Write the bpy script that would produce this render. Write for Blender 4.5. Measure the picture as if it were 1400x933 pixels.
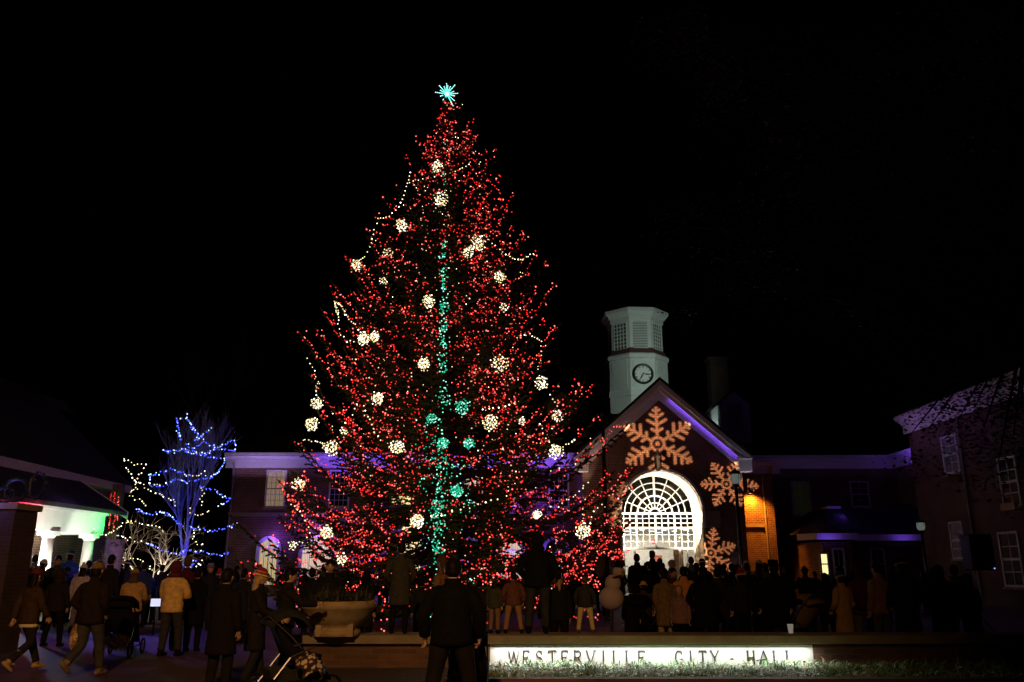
import bpy, bmesh, math, random
from mathutils import Vector, Matrix
R=math.radians
S=bpy.context.scene
COL=S.collection
for _o in list(bpy.data.objects): bpy.data.objects.remove(_o)
# ---------------------------------------------------------------- camera
F=1128.0; TILT=R(15.3); EYE=1.6
cam=bpy.data.cameras.new('camera'); cam.sensor_width=36; cam.lens=F/1400*36
cam.clip_start=.1; cam.clip_end=1500
camo=bpy.data.objects.new('camera',cam); COL.objects.link(camo)
camo.location=(0,0,EYE); camo.rotation_euler=(R(90)+TILT,0,0); S.camera=camo
# ---------------------------------------------------------------- night sky
W=bpy.data.worlds.new('World'); S.world=W; W.use_nodes=True
_nt=W.node_tree
_sky=_nt.nodes.new('ShaderNodeTexSky'); _sky.sky_type='NISHITA'; _sky.sun_disc=False
_sky.sun_elevation=R(-6); _sky.sun_rotation=R(200)
_bg=_nt.nodes['Background']; _bg.inputs['Strength'].default_value=.0012
_nt.links.new(_sky.outputs[0],_bg.inputs['Color'])
# ---------------------------------------------------------------- lamps of the place
def lamp(name,kind,loc,energy,col,target=None,size=.1,size_y=None,angle=60,blend=.4,spread=None):
    l=bpy.data.lights.new(name,kind); l.energy=energy; l.color=col
    if kind=='AREA':
        l.shape='RECTANGLE'; l.size=size; l.size_y=size_y or size
        if spread: l.spread=R(spread)
    else:
        l.shadow_soft_size=size
    if kind=='SPOT': l.spot_size=R(angle); l.spot_blend=blend
    o=bpy.data.objects.new(name,l); COL.objects.link(o); o.location=loc
    if target is not None:
        o.rotation_euler=(Vector(target)-Vector(loc)).to_track_quat('-Z','Y').to_euler()
    return o
# view
S.view_settings.view_transform='Standard'; S.view_settings.look='None'
S.view_settings.exposure=0; S.view_settings.gamma=1; S.view_settings.use_curve_mapping=False
S.render.engine='CYCLES'
S.cycles.use_denoising=True
try: S.cycles.use_light_tree=True
except Exception: pass
S.cycles.max_bounces=6; S.cycles.diffuse_bounces=3; S.cycles.transparent_max_bounces=12
S.cycles.sample_clamp_indirect=4
def at(px,py,Y):
    a=(px-700)/F; b=(466.5-py)/F
    c,s=math.cos(TILT),math.sin(TILT)
    t=Y/(c-b*s)
    return Vector((a*t,Y,EYE+t*(s+b*c)))
def X(px,Y,py=700): return at(px,py,Y).x
def Z(py,Y): return at(700,py,Y).z

ORANGE=(1,.50,.17); VIOLET=(.22,.07,1.0); PURPLE=(.45,.16,1.0)
# sodium street lamp standing behind the photographer
lamp('street_light','SPOT',(-1.4,-5.5,8.2),5600,ORANGE,(-7.0,10.5,0),size=.18,angle=84,blend=1)
from mathutils import noise
# ---------------------------------------------------------------- materials
def pmat(name,col,rough=.8,var=.15,scale=8,bump=0,emit=None,estr=0,metal=0,spec=None):
    m=bpy.data.materials.new(name); m.use_nodes=True; nt=m.node_tree
    b=nt.nodes['Principled BSDF']; b.inputs['Roughness'].default_value=rough; b.inputs['Metallic'].default_value=metal
    if spec is not None: b.inputs['Specular IOR Level'].default_value=spec
    tc=nt.nodes.new('ShaderNodeTexCoord'); n=nt.nodes.new('ShaderNodeTexNoise')
    n.inputs['Scale'].default_value=scale; n.inputs['Detail'].default_value=5
    nt.links.new(tc.outputs['Object'],n.inputs['Vector'])
    r=nt.nodes.new('ShaderNodeValToRGB')
    r.color_ramp.elements[0].position=.3; r.color_ramp.elements[1].position=.7
    r.color_ramp.elements[0].color=tuple(max(0,c*(1-var)) for c in col)+(1,)
    r.color_ramp.elements[1].color=tuple(min(1,c*(1+var)) for c in col)+(1,)
    nt.links.new(n.outputs['Fac'],r.inputs['Fac']); nt.links.new(r.outputs['Color'],b.inputs['Base Color'])
    if bump:
        bp=nt.nodes.new('ShaderNodeBump'); bp.inputs['Strength'].default_value=bump; bp.inputs['Distance'].default_value=.02
        nt.links.new(n.outputs['Fac'],bp.inputs['Height']); nt.links.new(bp.outputs['Normal'],b.inputs['Normal'])
    if emit:
        b.inputs['Emission Color'].default_value=emit+(1,); b.inputs['Emission Strength'].default_value=estr
    return m
def emat(name,col,st,sample=True):
    m=bpy.data.materials.new(name); m.use_nodes=True; nt=m.node_tree
    for n in list(nt.nodes):
        if n.type!='OUTPUT_MATERIAL': nt.nodes.remove(n)
    e=nt.nodes.new('ShaderNodeEmission'); e.inputs[0].default_value=col+(1,); e.inputs[1].default_value=st
    out=[n for n in nt.nodes if n.type=='OUTPUT_MATERIAL'][0]
    nt.links.new(e.outputs[0],out.inputs[0])
    if not sample: m.cycles.emission_sampling='NONE'
    return m
def brickmat(name,c1,c2,mortar,axes='wall',bw=.22,bh=.075,ms=.01,rough=.85,bump=.4,var=.3):
    m=bpy.data.materials.new(name); m.use_nodes=True; nt=m.node_tree; b=nt.nodes['Principled BSDF']
    b.inputs['Roughness'].default_value=rough
    tc=nt.nodes.new('ShaderNodeTexCoord'); sp=nt.nodes.new('ShaderNodeSeparateXYZ'); cb=nt.nodes.new('ShaderNodeCombineXYZ')
    nt.links.new(tc.outputs['Object'],sp.inputs[0])
    if axes=='wall':
        ad=nt.nodes.new('ShaderNodeMath'); nt.links.new(sp.outputs['X'],ad.inputs[0]); nt.links.new(sp.outputs['Y'],ad.inputs[1])
        nt.links.new(ad.outputs[0],cb.inputs[0]); nt.links.new(sp.outputs['Z'],cb.inputs[1])
    else:
        nt.links.new(sp.outputs['X'],cb.inputs[0]); nt.links.new(sp.outputs['Y'],cb.inputs[1])
    t=nt.nodes.new('ShaderNodeTexBrick'); t.inputs['Scale'].default_value=1
    t.inputs['Brick Width'].default_value=bw; t.inputs['Row Height'].default_value=bh; t.inputs['Mortar Size'].default_value=ms
    t.inputs['Mortar Smooth'].default_value=.2
    t.inputs['Color1'].default_value=c1+(1,); t.inputs['Color2'].default_value=c2+(1,); t.inputs['Mortar'].default_value=mortar+(1,)
    nt.links.new(cb.outputs[0],t.inputs['Vector'])
    n=nt.nodes.new('ShaderNodeTexNoise'); n.inputs['Scale'].default_value=1.3; n.inputs['Detail'].default_value=6
    nt.links.new(tc.outputs['Object'],n.inputs['Vector'])
    mr=nt.nodes.new('ShaderNodeMapRange'); mr.inputs['From Min'].default_value=.3; mr.inputs['From Max'].default_value=.7
    mr.inputs['To Min'].default_value=1-var; mr.inputs['To Max'].default_value=1+var
    nt.links.new(n.outputs['Fac'],mr.inputs['Value'])
    mx=nt.nodes.new('ShaderNodeVectorMath'); mx.operation='SCALE'
    nt.links.new(t.outputs['Color'],mx.inputs[0]); nt.links.new(mr.outputs[0],mx.inputs['Scale'])
    nt.links.new(mx.outputs[0],b.inputs['Base Color'])
    bp=nt.nodes.new('ShaderNodeBump'); bp.inputs['Strength'].default_value=bump; bp.inputs['Distance'].default_value=.01; bp.invert=True
    nt.links.new(t.outputs['Fac'],bp.inputs['Height']); nt.links.new(bp.outputs['Normal'],b.inputs['Normal'])
    return m
# ---------------------------------------------------------------- mesh builder
class MB:
    def __init__(s): s.v=[]; s.f=[]; s.m=[]; s.mi=0; s.sm=[]; s.smooth=False
    def add(s,vs,fs):
        o=len(s.v); s.v.extend(tuple(v) for v in vs)
        for f in fs: s.f.append(tuple(i+o for i in f)); s.m.append(s.mi); s.sm.append(s.smooth)
        return s
    def box(s,x0,x1,y0,y1,z0,z1):
        if x0>x1:x0,x1=x1,x0
        if y0>y1:y0,y1=y1,y0
        if z0>z1:z0,z1=z1,z0
        return s.add([(x0,y0,z0),(x1,y0,z0),(x1,y1,z0),(x0,y1,z0),(x0,y0,z1),(x1,y0,z1),(x1,y1,z1),(x0,y1,z1)],
          [(0,3,2,1),(4,5,6,7),(0,1,5,4),(1,2,6,5),(2,3,7,6),(3,0,4,7)])
    def prism(s,poly,axis,a,b):
        """poly: 2D list; axis 'y' -> (x,z) extruded in y ; 'x' -> (y,z) ; 'z' -> (x,y)"""
        n=len(poly)
        P={'y':lambda p,t:(p[0],t,p[1]),'x':lambda p,t:(t,p[0],p[1]),'z':lambda p,t:(p[0],p[1],t)}[axis]
        vs=[P(p,a) for p in poly]+[P(p,b) for p in poly]
        fs=[tuple(range(n)),tuple(range(2*n-1,n-1,-1))]+[(i,i+n,(i+1)%n+n,(i+1)%n) for i in range(n)]
        return s.add(vs,fs)
    def tube(s,pts,rad,n=8,cap=True,noise=0,seed=0,ry=None):
        """pts: Vectors; rad: number or list (or list of (rx,ry))"""
        pts=[Vector(p) for p in pts]; k=len(pts)
        if not isinstance(rad,(list,tuple)): rad=[rad]*k
        rings=[]; up=None; rnd=random.Random(seed)
        for i,p in enumerate(pts):
            t=(pts[min(i+1,k-1)]-pts[max(i-1,0)])
            t=t.normalized() if t.length>1e-9 else Vector((0,0,1))
            if up is None:
                up=Vector((0,1,0)) if abs(t.y)<.9 else Vector((1,0,0))
            sx=up.cross(t)
            if sx.length<1e-6: sx=Vector((1,0,0))
            sx.normalize(); up=t.cross(sx).normalized()
            r=rad[i]; rx,r2=(r if isinstance(r,(tuple,list)) else (r,r))
            ring=[]
            for j in range(n):
                a=2*math.pi*j/n; q=1+noise*(rnd.random()-.5)
                ring.append(p+sx*(math.cos(a)*rx*q)+up*(math.sin(a)*r2*q))
            rings.append(ring)
        vs=[v for r in rings for v in r]; fs=[]
        for i in range(k-1):
            for j in range(n):
                a=i*n+j; b=i*n+(j+1)%n
                fs.append((a,b,b+n,a+n))
        if cap: fs.append(tuple(range(n-1,-1,-1))); fs.append(tuple((k-1)*n+j for j in range(n)))
        return s.add(vs,fs)
    def loft(s,rings,n=14,noise=0,seed=0):
        """rings: (cx,cy,z,rx,ry): horizontal ellipses stacked"""
        rnd=random.Random(seed); vs=[];fs=[];k=len(rings)
        for (cx,cy,z,rx,ry) in rings:
            for j in range(n):
                a=2*math.pi*j/n; q=1+noise*(rnd.random()-.5)
                vs.append((cx+math.cos(a)*rx*q,cy+math.sin(a)*ry*q,z+noise*.3*rx*(rnd.random()-.5)))
        for i in range(k-1):
            for j in range(n):
                a=i*n+j;b=i*n+(j+1)%n; fs.append((a,b,b+n,a+n))
        fs.append(tuple(range(n-1,-1,-1))); fs.append(tuple((k-1)*n+j for j in range(n)))
        return s.add(vs,fs)
    def ell(s,c,rx,ry,rz,nu=12,nv=8,v0=-90,v1=90,rot=None,fn=None):
        vs=[];fs=[]
        for i in range(nv+1):
            ph=R(v0+(v1-v0)*i/nv)
            for j in range(nu):
                a=2*math.pi*j/nu
                p=Vector((math.cos(ph)*math.cos(a)*rx,math.cos(ph)*math.sin(a)*ry,math.sin(ph)*rz))
                if fn: p=fn(p)
                if rot: p=rot@p
                vs.append(Vector(c)+p)
        for i in range(nv):
            for j in range(nu):
                a=i*nu+j;b=i*nu+(j+1)%nu; fs.append((a,b,b+nu,a+nu))
        return s.add(vs,fs)
    def octa(s,c,r,h=None):
        x,y,z=c; h=h or r
        return s.add([(x+r,y,z),(x,y+r,z),(x-r,y,z),(x,y-r,z),(x,y,z+h),(x,y,z-h)],
          [(0,1,4),(1,2,4),(2,3,4),(3,0,4),(1,0,5),(2,1,5),(3,2,5),(0,3,5)])
    def holes(s,outer,holes,axis,a,b):
        """flat slab with holes; outer/holes 2D loops"""
        bm=bmesh.new()
        P={'y':lambda p,t:(p[0],t,p[1]),'x':lambda p,t:(t,p[0],p[1]),'z':lambda p,t:(p[0],p[1],t)}[axis]
        for t in (a,b):
            es=[]
            for L in [outer]+holes:
                vs=[bm.verts.new(P(p,t)) for p in L]
                for i in range(len(vs)): es.append(bm.edges.new((vs[i],vs[(i+1)%len(vs)])))
            bmesh.ops.triangle_fill(bm,edges=es,use_beauty=True)
        bm.verts.index_update()
        s.add([v.co.copy() for v in bm.verts],[tuple(v.index for v in f.verts) for f in bm.faces]); bm.free()
        for L in [outer]+holes:
            n=len(L)
            s.add([P(p,a) for p in L]+[P(p,b) for p in L],[(i,(i+1)%n,(i+1)%n+n,i+n) for i in range(n)])
        return s
    def mesh(s,name,mats=None,fix=True):
        me=bpy.data.meshes.new(name); me.from_pydata([tuple(v) for v in s.v],[],s.f)
        me.polygons.foreach_set('material_index',s.m); me.polygons.foreach_set('use_smooth',s.sm)
        if fix and len(s.f)<60000:
            bm=bmesh.new(); bm.from_mesh(me); bmesh.ops.recalc_face_normals(bm,faces=bm.faces); bm.to_mesh(me); bm.free()
        me.update()
        for m in (mats or []): me.materials.append(m)
        return me
    def obj(s,name,mats,parent=None,loc=None,fix=True):
        if not isinstance(mats,(list,tuple)): mats=[mats]
        o=bpy.data.objects.new(name,s.mesh(name,mats,fix)); COL.objects.link(o)
        if parent is not None: o.parent=parent
        if loc is not None: o.location=loc
        return o
def tag(o,label=None,cat=None,group=None,kind=None):
    if label: o['label']=label
    if cat: o['category']=cat
    if group: o['group']=group
    if kind: o['kind']=kind
    return o
def thing(name,label,cat,loc=(0,0,0),rz=0,group=None):
    o=bpy.data.objects.new(name,None); COL.objects.link(o); o.location=loc; o.rotation_euler=(0,0,rz); o.empty_display_size=.2
    return tag(o,label,cat,group)
# ---------------------------------------------------------------- people
def joints(pose):
    J=dict(pel=(0,0,.95),sp=(0,-.01,1.12),ch=(0,-.01,1.30),nb=(0,-.01,1.45),nk=(0,.005,1.52),hd=(0,.015,1.60),
      sL=(-.17,-.01,1.41),eL=(-.215,-.03,1.13),wL=(-.23,.03,.89),sR=(.17,-.01,1.41),eR=(.215,-.03,1.13),wR=(.23,.03,.89),
      hL=(-.095,0,.90),kL=(-.11,.02,.50),aL=(-.12,-.02,.09),hR=(.095,0,.90),kR=(.11,.02,.50),aR=(.12,-.02,.09))
    U={}
    if pose=='pockets':
        U=dict(eL=(-.29,-.08,1.14),wL=(-.20,.11,.98),eR=(.29,-.08,1.14),wR=(.20,.11,.98),kL=(-.13,.03,.5),aL=(-.15,0,.09))
    elif pose=='walk':
        U=dict(kL=(-.09,.16,.50),aL=(-.08,.30,.12),kR=(.09,.02,.49),aR=(.09,-.34,.19),eL=(-.22,-.12,1.15),wL=(-.22,-.16,.92),eR=(.22,.06,1.14),wR=(.21,.20,.94))
    elif pose=='stride':
        U=dict(kR=(.09,.14,.50),aR=(.08,.22,.10),kL=(-.09,-.02,.48),aL=(-.10,-.28,.24),eR=(.25,-.08,1.15),wR=(.18,.10,.98),eL=(-.25,-.08,1.15),wL=(-.18,.10,.98))
    elif pose=='phone':
        U=dict(eL=(-.24,.16,1.25),wL=(-.10,.30,1.46),eR=(.24,.16,1.25),wR=(.10,.30,1.46))
    elif pose=='push':
        U=dict(eL=(-.23,.10,1.13),wL=(-.20,.36,1.03),eR=(.23,.10,1.13),wR=(.20,.36,1.03),kL=(-.10,.06,.5),aL=(-.12,.12,.09),aR=(.12,-.14,.1))
    elif pose=='reach':
        U=dict(eR=(.23,.22,1.22),wR=(.18,.46,1.20),eL=(-.22,.05,1.12),wL=(-.18,.26,1.0))
    elif pose=='fold':
        U=dict(eL=(-.25,.07,1.12),wL=(-.02,.22,1.16),eR=(.25,.07,1.12),wR=(.04,.23,1.10),aR=(.16,.05,.09),kR=(.13,.05,.5))
    elif pose=='apart':
        U=dict(kL=(-.16,.02,.5),aL=(-.21,0,.09),kR=(.16,.02,.5),aR=(.21,0,.09),eL=(-.27,-.05,1.14),wL=(-.26,.06,.91),eR=(.27,-.05,1.14),wR=(.26,.06,.91))
    elif pose=='point':
        U=dict(eR=(.34,.14,1.46),wR=(.40,.34,1.62),eL=(-.24,0,1.13),wL=(-.20,.14,.98))
    J.update(U)
    return {k:Vector(v) for k,v in J.items()}
def skin_mesh(verts,edges,rad,root=0,sub=1):
    me=bpy.data.meshes.new('t'); me.from_pydata(verts,edges,[])
    ob=bpy.data.objects.new('t',me); COL.objects.link(ob)
    ob.modifiers.new('s','SKIN'); sv=me.skin_vertices[0].data
    for i,r in enumerate(rad): sv[i].radius=r if isinstance(r,tuple) else (r,r)
    sv[root].use_root=True
    ob.modifiers.new('u','SUBSURF').levels=sub
    dg=bpy.context.evaluated_depsgraph_get()
    m=bpy.data.meshes.new_from_object(ob.evaluated_get(dg))
    bpy.data.objects.remove(ob); bpy.data.meshes.remove(me)
    return m
_PC={}
def hand_dir(J,s):
    return (J['w'+s]-J['e'+s]).normalized()
def body_mesh(pose,face):
    k=('b',pose)
    if k in _PC: return _PC[k]
    J=joints(pose); N=['pel','sp','ch','nb','nk','sL','eL','wL','sR','eR','wR','hL','kL','aL','hR','kR','aR','fL','fR','pL','pR','hd']
    J['fL']=J['aL']+Vector((0,.13,-.05)); J['fR']=J['aR']+Vector((0,.13,-.05))
    for s in 'LR': J['p'+s]=J['w'+s]+hand_dir(J,s)*.085
    rr=dict(pel=(.155,.11),sp=(.13,.10),ch=(.15,.105),nb=(.075,.065),nk=.052,sL=.062,eL=.042,wL=.03,sR=.062,eR=.042,wR=.03,
      hL=.085,kL=.056,aL=.034,hR=.085,kR=.056,aR=.034,fL=.022,fR=.022,pL=(.036,.02),pR=(.036,.02),hd=.06)
    E=[('pel','sp'),('sp','ch'),('ch','nb'),('nb','nk'),('nk','hd'),('ch','sL'),('sL','eL'),('eL','wL'),('wL','pL'),('ch','sR'),('sR','eR'),('eR','wR'),('wR','pR'),
       ('pel','hL'),('hL','kL'),('kL','aL'),('aL','fL'),('pel','hR'),('hR','kR'),('kR','aR'),('aR','fR')]
    m=skin_mesh([tuple(J[n]) for n in N],[(N.index(a),N.index(b)) for a,b in E],[rr[n] for n in N])
    mb=MB(); mb.smooth=True
    mb.add([v.co.copy() for v in m.vertices],[tuple(p.vertices) for p in m.polygons])
    bpy.data.meshes.remove(m)
    for s in 'LR':     # fingers
        d=hand_dir(J,s); sx=-1 if s=='L' else 1
        side=d.cross(Vector((sx,0,0.01)));
        if side.length<.1: side=Vector((0,1,0))
        side.normalize(); palm=side.cross(d).normalized()*(-sx)
        base=J['p'+s]
        for i,l in enumerate((.062,.072,.068,.052)):
            o=base+side*((1.5-i)*.019)
            mb.tube([o-d*.02,o+d*l*.5,o+d*l*.85+palm*.02,o+d*l*.95+palm*.045],[.0095,.009,.008,.006],n=6)
        o=J['w'+s]+d*.03+side*.028
        mb.tube([o,o+side*.028+d*.028,o+side*.034+d*.06+palm*.015],[.012,.0105,.008],n=6)
    # head with face
    c=J['hd']+Vector((0,.012,.055))
    def hf(p):
        q=p.copy(); y=q.y/.098; z=q.z/.122; x=q.x/.078
        if z<0: q.x*=1-.28*min(1,-z)**1.5; q.y*=1-.12*(-z)
        if y>.5:
            q.y-=.008*math.exp(-((abs(x)-.42)/.2)**2-((z-.05)/.14)**2)*1.3
            q.y+=.022*math.exp(-(x/.17)**2-((z+.16)/.14)**2)+.008*math.exp(-(x/.15)**2-((z-.0)/.2)**2)
            q.y+=.006*math.exp(-(x/.4)**2-((z+.48)/.07)**2)+.008*math.exp(-(x/.4)**2-((z+.82)/.16)**2)
        if y<-.2 and z>-.3: q.y*=1.05
        return q
    mb.ell(c,.078,.098,.122,nu=28,nv=22,fn=hf)
    for sx in(-1,1): mb.ell(c+Vector((sx*.079,-.008,-.012)),.011,.022,.032,nu=8,nv=6)
    mb.mi=1
    for sx in(-1,1): mb.ell(c+Vector((sx*.031,.083,.008)),.012,.009,.008,nu=8,nv=6)
    mb.mi=2
    mb.ell(c+Vector((0,.094,-.058)),.022,.008,.008,nu=8,nv=6)
    me=mb.mesh('person'); me.materials.append(None);me.materials.append(None);me.materials.append(None)
    _PC[k]=me; return me
def coat_mesh(pose,style,seed=0):
    k=('c',pose,style,seed)
    if k in _PC: return _PC[k]
    J=joints(pose); mb=MB(); mb.smooth=True
    hem={'jacket':.82,'coat':.55,'long':.32,'puffer':.80,'vest':.84}[style]
    puff=1.12 if style=='puffer' else 1.0
    zs=[]; z=hem
    while z<1.40: zs.append(z); z+=.055
    rings=[(0,0,hem+.004,.03,.03),(0,0,hem-.004,.17*puff,.12*puff)]
    for i,z in enumerate(zs):
        t=(z-hem)/(1.40-hem); u=(z-1.12)/.28
        if z<1.0: rx=.20+.05*max(0,(.95-z)); ry=.145+.05*max(0,(.95-z))
        elif z<1.2: rx=.19; ry=.14
        else: rx=.19+.025*min(1,(z-1.2)/.12); ry=.145
        w=(1+.05*(i%2)) if style=='puffer' else 1+.012*math.sin(i*2.1+seed)
        rings.append((0,-.005,z,rx*puff*w,ry*puff*w))
    rings+=[(0,-.01,1.425,.17*puff,.12*puff),(0,-.01,1.465,.105,.095),(0,-.005,1.50,.078,.078),(0,0,1.545,.082,.082),(0,.002,1.552,.06,.06)]
    mb.loft(rings,n=18,noise=.035,seed=seed+3)
    if style!='vest':
        for s in 'LR':
            a,b,c=J['s'+s],J['e'+s],J['w'+s]; sx=-1 if s=='L' else 1
            pts=[a+Vector((-sx*.10,0,.012)),a+Vector((-sx*.045,0,.004)),a+Vector((sx*.0,0,-.028)),a.lerp(b,.35),a.lerp(b,.7),b,b.lerp(c,.35),b.lerp(c,.7),c,c+(c-b).normalized()*.015]
            rd=[.045,.066,.076,.074,.070,.068,.064,.06,.054,.03]
            rd=[r*(puff*(1.06 if i%2 else .97) if style=='puffer' else 1) for i,r in enumerate(rd)]
            mb.tube(pts,rd,n=12,noise=.07,seed=seed+5)
    me=mb.mesh('coat'); me.materials.append(None); _PC[k]=me; return me
def trouser_mesh(pose,wide=1.0):
    k=('t',pose,wide)
    if k in _PC: return _PC[k]
    J=joints(pose); mb=MB(); mb.smooth=True
    mb.loft([(0,0,.78,.10,.08),(0,0,.82,.165,.115),(0,0,.90,.175,.125),(0,0,.99,.165,.12),(0,0,1.03,.15,.11)],n=16,noise=.03)
    for s in 'LR':
        a,b,c=J['h'+s],J['k'+s],J['a'+s]
        c=c+(b-c).normalized()*.03
        mb.tube([a+Vector((0,0,.03)),a.lerp(b,.3),a.lerp(b,.65),b,b.lerp(c,.3),b.lerp(c,.65),b.lerp(c,.9),c,c+(c-b).normalized()*.005],
          [x*wide for x in (.105,.10,.085,.074,.07,.063,.062,.066,.04)],n=12,noise=.06,seed=7)
    me=mb.mesh('trousers'); me.materials.append(None); _PC[k]=me; return me
def boot_mesh(pose,s,tall=False):
    k=('f',pose,s,tall)
    if k in _PC: return _PC[k]
    J=joints(pose); mb=MB(); mb.smooth=True
    a=J['a'+s]; sh=(J['k'+s]-a).normalized(); pitch=0
    if a.z>.12: f=Vector((0,.75,-.66))
    else: f=Vector((0,1,0))
    f.normalize(); up=f.cross(Vector((-1,0,0))).normalized()
    if up.z<0: up=-up
    def P(y,z): return a+f*y+up*z
    mb.tube([P(-.085,-.045),P(-.07,-.05),P(-.02,-.045),P(.06,-.055),P(.13,-.06),P(.175,-.062),P(.19,-.064)],
            [(.02,.02),(.04,.036),(.045,.045),(.047,.036),(.045,.03),(.03,.022),(.012,.01)],n=12)
    top=.24 if tall else .10
    mb.tube([a+sh*-.03,a+sh*.02,a+sh*top*.6,a+sh*top,a+sh*(top+.005)],[.05,.055,.06 if tall else .056,.066 if tall else .058,.04],n=12)
    me=mb.mesh('boot'); me.materials.append(None); _PC[k]=me; return me
def head_mesh(kind):
    k=('h',kind)
    if k in _PC: return _PC[k]
    mb=MB(); mb.smooth=True; c=Vector((0,.027,1.655))
    back=Matrix.Rotation(R(-14),3,'X')
    if kind=='short':
        mb.ell(c+Vector((0,-.012,.022)),.086,.104,.116,nu=18,nv=10,v0=-25,rot=back)
        mb.ell(c+Vector((0,-.045,-.02)),.078,.066,.075,nu=14,nv=8)
    elif kind=='long':
        mb.ell(c+Vector((0,-.014,.022)),.09,.105,.118,nu=18,nv=10,v0=-20,rot=back)
        mb.tube([c+Vector((0,-.03,.06)),c+Vector((0,-.05,-.03)),c+Vector((0,-.075,-.12)),c+Vector((0,-.10,-.21)),c+Vector((0,-.11,-.30)),c+Vector((0,-.11,-.33))],
            [(.07,.05),(.092,.062),(.10,.058),(.10,.05),(.08,.035),(.03,.012)],n=14,noise=.12,seed=4)
    elif kind=='pony':
        mb.ell(c+Vector((0,-.012,.022)),.085,.102,.116,nu=18,nv=10,v0=-25,rot=back)
        mb.ell(c+Vector((0,-.045,-.02)),.076,.064,.07,nu=14,nv=8)
        mb.tube([c+Vector((0,-.10,.04)),c+Vector((0,-.15,.02)),c+Vector((0,-.16,-.08)),c+Vector((0,-.15,-.18)),c+Vector((0,-.14,-.22))],[.02,.032,.034,.024,.005],n=10,noise=.15,seed=2)
    elif kind in('beanie','pom','striped','santa'):
        mb.ell(c+Vector((0,-.01,.035)),.09,.108,.115,nu=20,nv=9,v0=-8,rot=back)
        pts=[];n=20
        mb.mi=1
        for i in range(n+1):
            a=2*math.pi*i/n; pts.append(c+back@Vector((math.cos(a)*.09,math.sin(a)*.108,.0))+Vector((0,-.01,.03)))
        mb.tube(pts,[(.014,.026)]*len(pts),n=8,cap=False)
        mb.mi=0
        if kind=='pom': mb.mi=1; mb.ell(c+Vector((0,-.04,.165)),.035,.035,.035,nu=10,nv=8)
        if kind=='santa':
            mb.tube([c+Vector((0,-.02,.10)),c+Vector((0,-.06,.17)),c+Vector((.02,-.13,.16)),c+Vector((.04,-.17,.08))],[.075,.05,.03,.012],n=12)
            mb.mi=1; mb.ell(c+Vector((.045,-.18,.06)),.03,.03,.03,nu=10,nv=8)
        if kind=='striped':
            for j,h in enumerate((.045,.08)):
                mb.mi=1+j; q=math.sqrt(1-(h/.115)**2)
                mb.tube([c+Vector((0,-.01,.035))+back@Vector((math.cos(2*math.pi*i/n)*.091*q,math.sin(2*math.pi*i/n)*.109*q,h)) for i in range(n+1)],[(.005,.013)]*(n+1),n=6,cap=False)
            mb.mi=2; mb.ell(c+Vector((0,-.04,.165)),.035,.035,.035,nu=10,nv=8)
    elif kind=='cap':
        mb.ell(c+Vector((0,-.004,.03)),.087,.106,.105,nu=18,nv=8,v0=0)
        mb.add([c+Vector(v) for v in [(-.075,.07,.035),(.075,.07,.035),(.055,.165,.02),(0,.18,.018),(-.055,.165,.02),(-.075,.07,.045),(.075,.07,.045),(.055,.165,.03),(0,.18,.028),(-.055,.165,.03)]],
          [(0,1,2,3,4),(9,8,7,6,5),(0,4,9,5),(4,3,8,9),(3,2,7,8),(2,1,6,7),(1,0,5,6)])
        mb.mi=1; mb.ell(c+Vector((0,-.045,-.02)),.078,.064,.07,nu=14,nv=8)
    elif kind=='hood':
        mb.ell(c+Vector((0,-.03,.01)),.108,.12,.145,nu=18,nv=12,rot=Matrix.Rotation(R(10),3,'X'),fn=lambda p:Vector((p.x,min(p.y,.055),p.z)))
        mb.ell(c+Vector((0,-.05,-.14)),.12,.10,.07,nu=16,nv=8)
    elif kind=='brim':
        mb.ell(c+Vector((0,-.004,.05)),.16,.175,.012,nu=22,nv=6)
        mb.loft([(0,.023,c.z+.05,.093,.112),(0,.023,c.z+.12,.086,.10),(0,.023,c.z+.155,.078,.09),(0,.023,c.z+.16,.05,.05)],n=18)
        mb.mi=1; mb.ell(c+Vector((0,-.045,-.02)),.078,.064,.07,nu=14,nv=8)
    me=mb.mesh(kind)
    for i in range(3): me.materials.append(None)
    _PC[k]=me; return me
CM={}
def cloth(col,rough=.85):
    k=tuple(round(c,3) for c in col)
    if k not in CM: CM[k]=pmat('cloth',tuple(col),rough,.22,14,.35,spec=.08)
    return CM[k]
SKIN=[pmat('skin',(.55,.33,.22),.55,.06,20),pmat('skin',(.38,.22,.14),.55,.06,20)]
EYEM=pmat('eye',(.03,.02,.015),.2,0); LIPM=pmat('lips',(.35,.12,.10),.5,.05)
def objm(name,me,mats,parent=None):
    o=bpy.data.objects.new(name,me); COL.objects.link(o)
    for i,m in enumerate(mats):
        if i<len(o.material_slots): o.material_slots[i].link='OBJECT'; o.material_slots[i].material=m
    if parent is not None: o.parent=parent
    return o
BLK=(.007,.006,.007); CHAR=(.03,.028,.028); NAVY=(.015,.02,.045); BRN=(.06,.035,.02); TAN=(.42,.27,.13); CREAM=(.62,.55,.42)
JEAN=(.05,.055,.08); KHA=(.42,.31,.16); RED=(.25,.02,.02); OLV=(.06,.06,.03); GRY=(.14,.13,.13); WHT=(.75,.72,.70); BLU=(.03,.07,.28); RUST=(.45,.16,.05)
HAIRC={'d':(.010,.007,.005),'b':(.08,.045,.02),'y':(.40,.25,.10),'g':(.35,.33,.30)}
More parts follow.
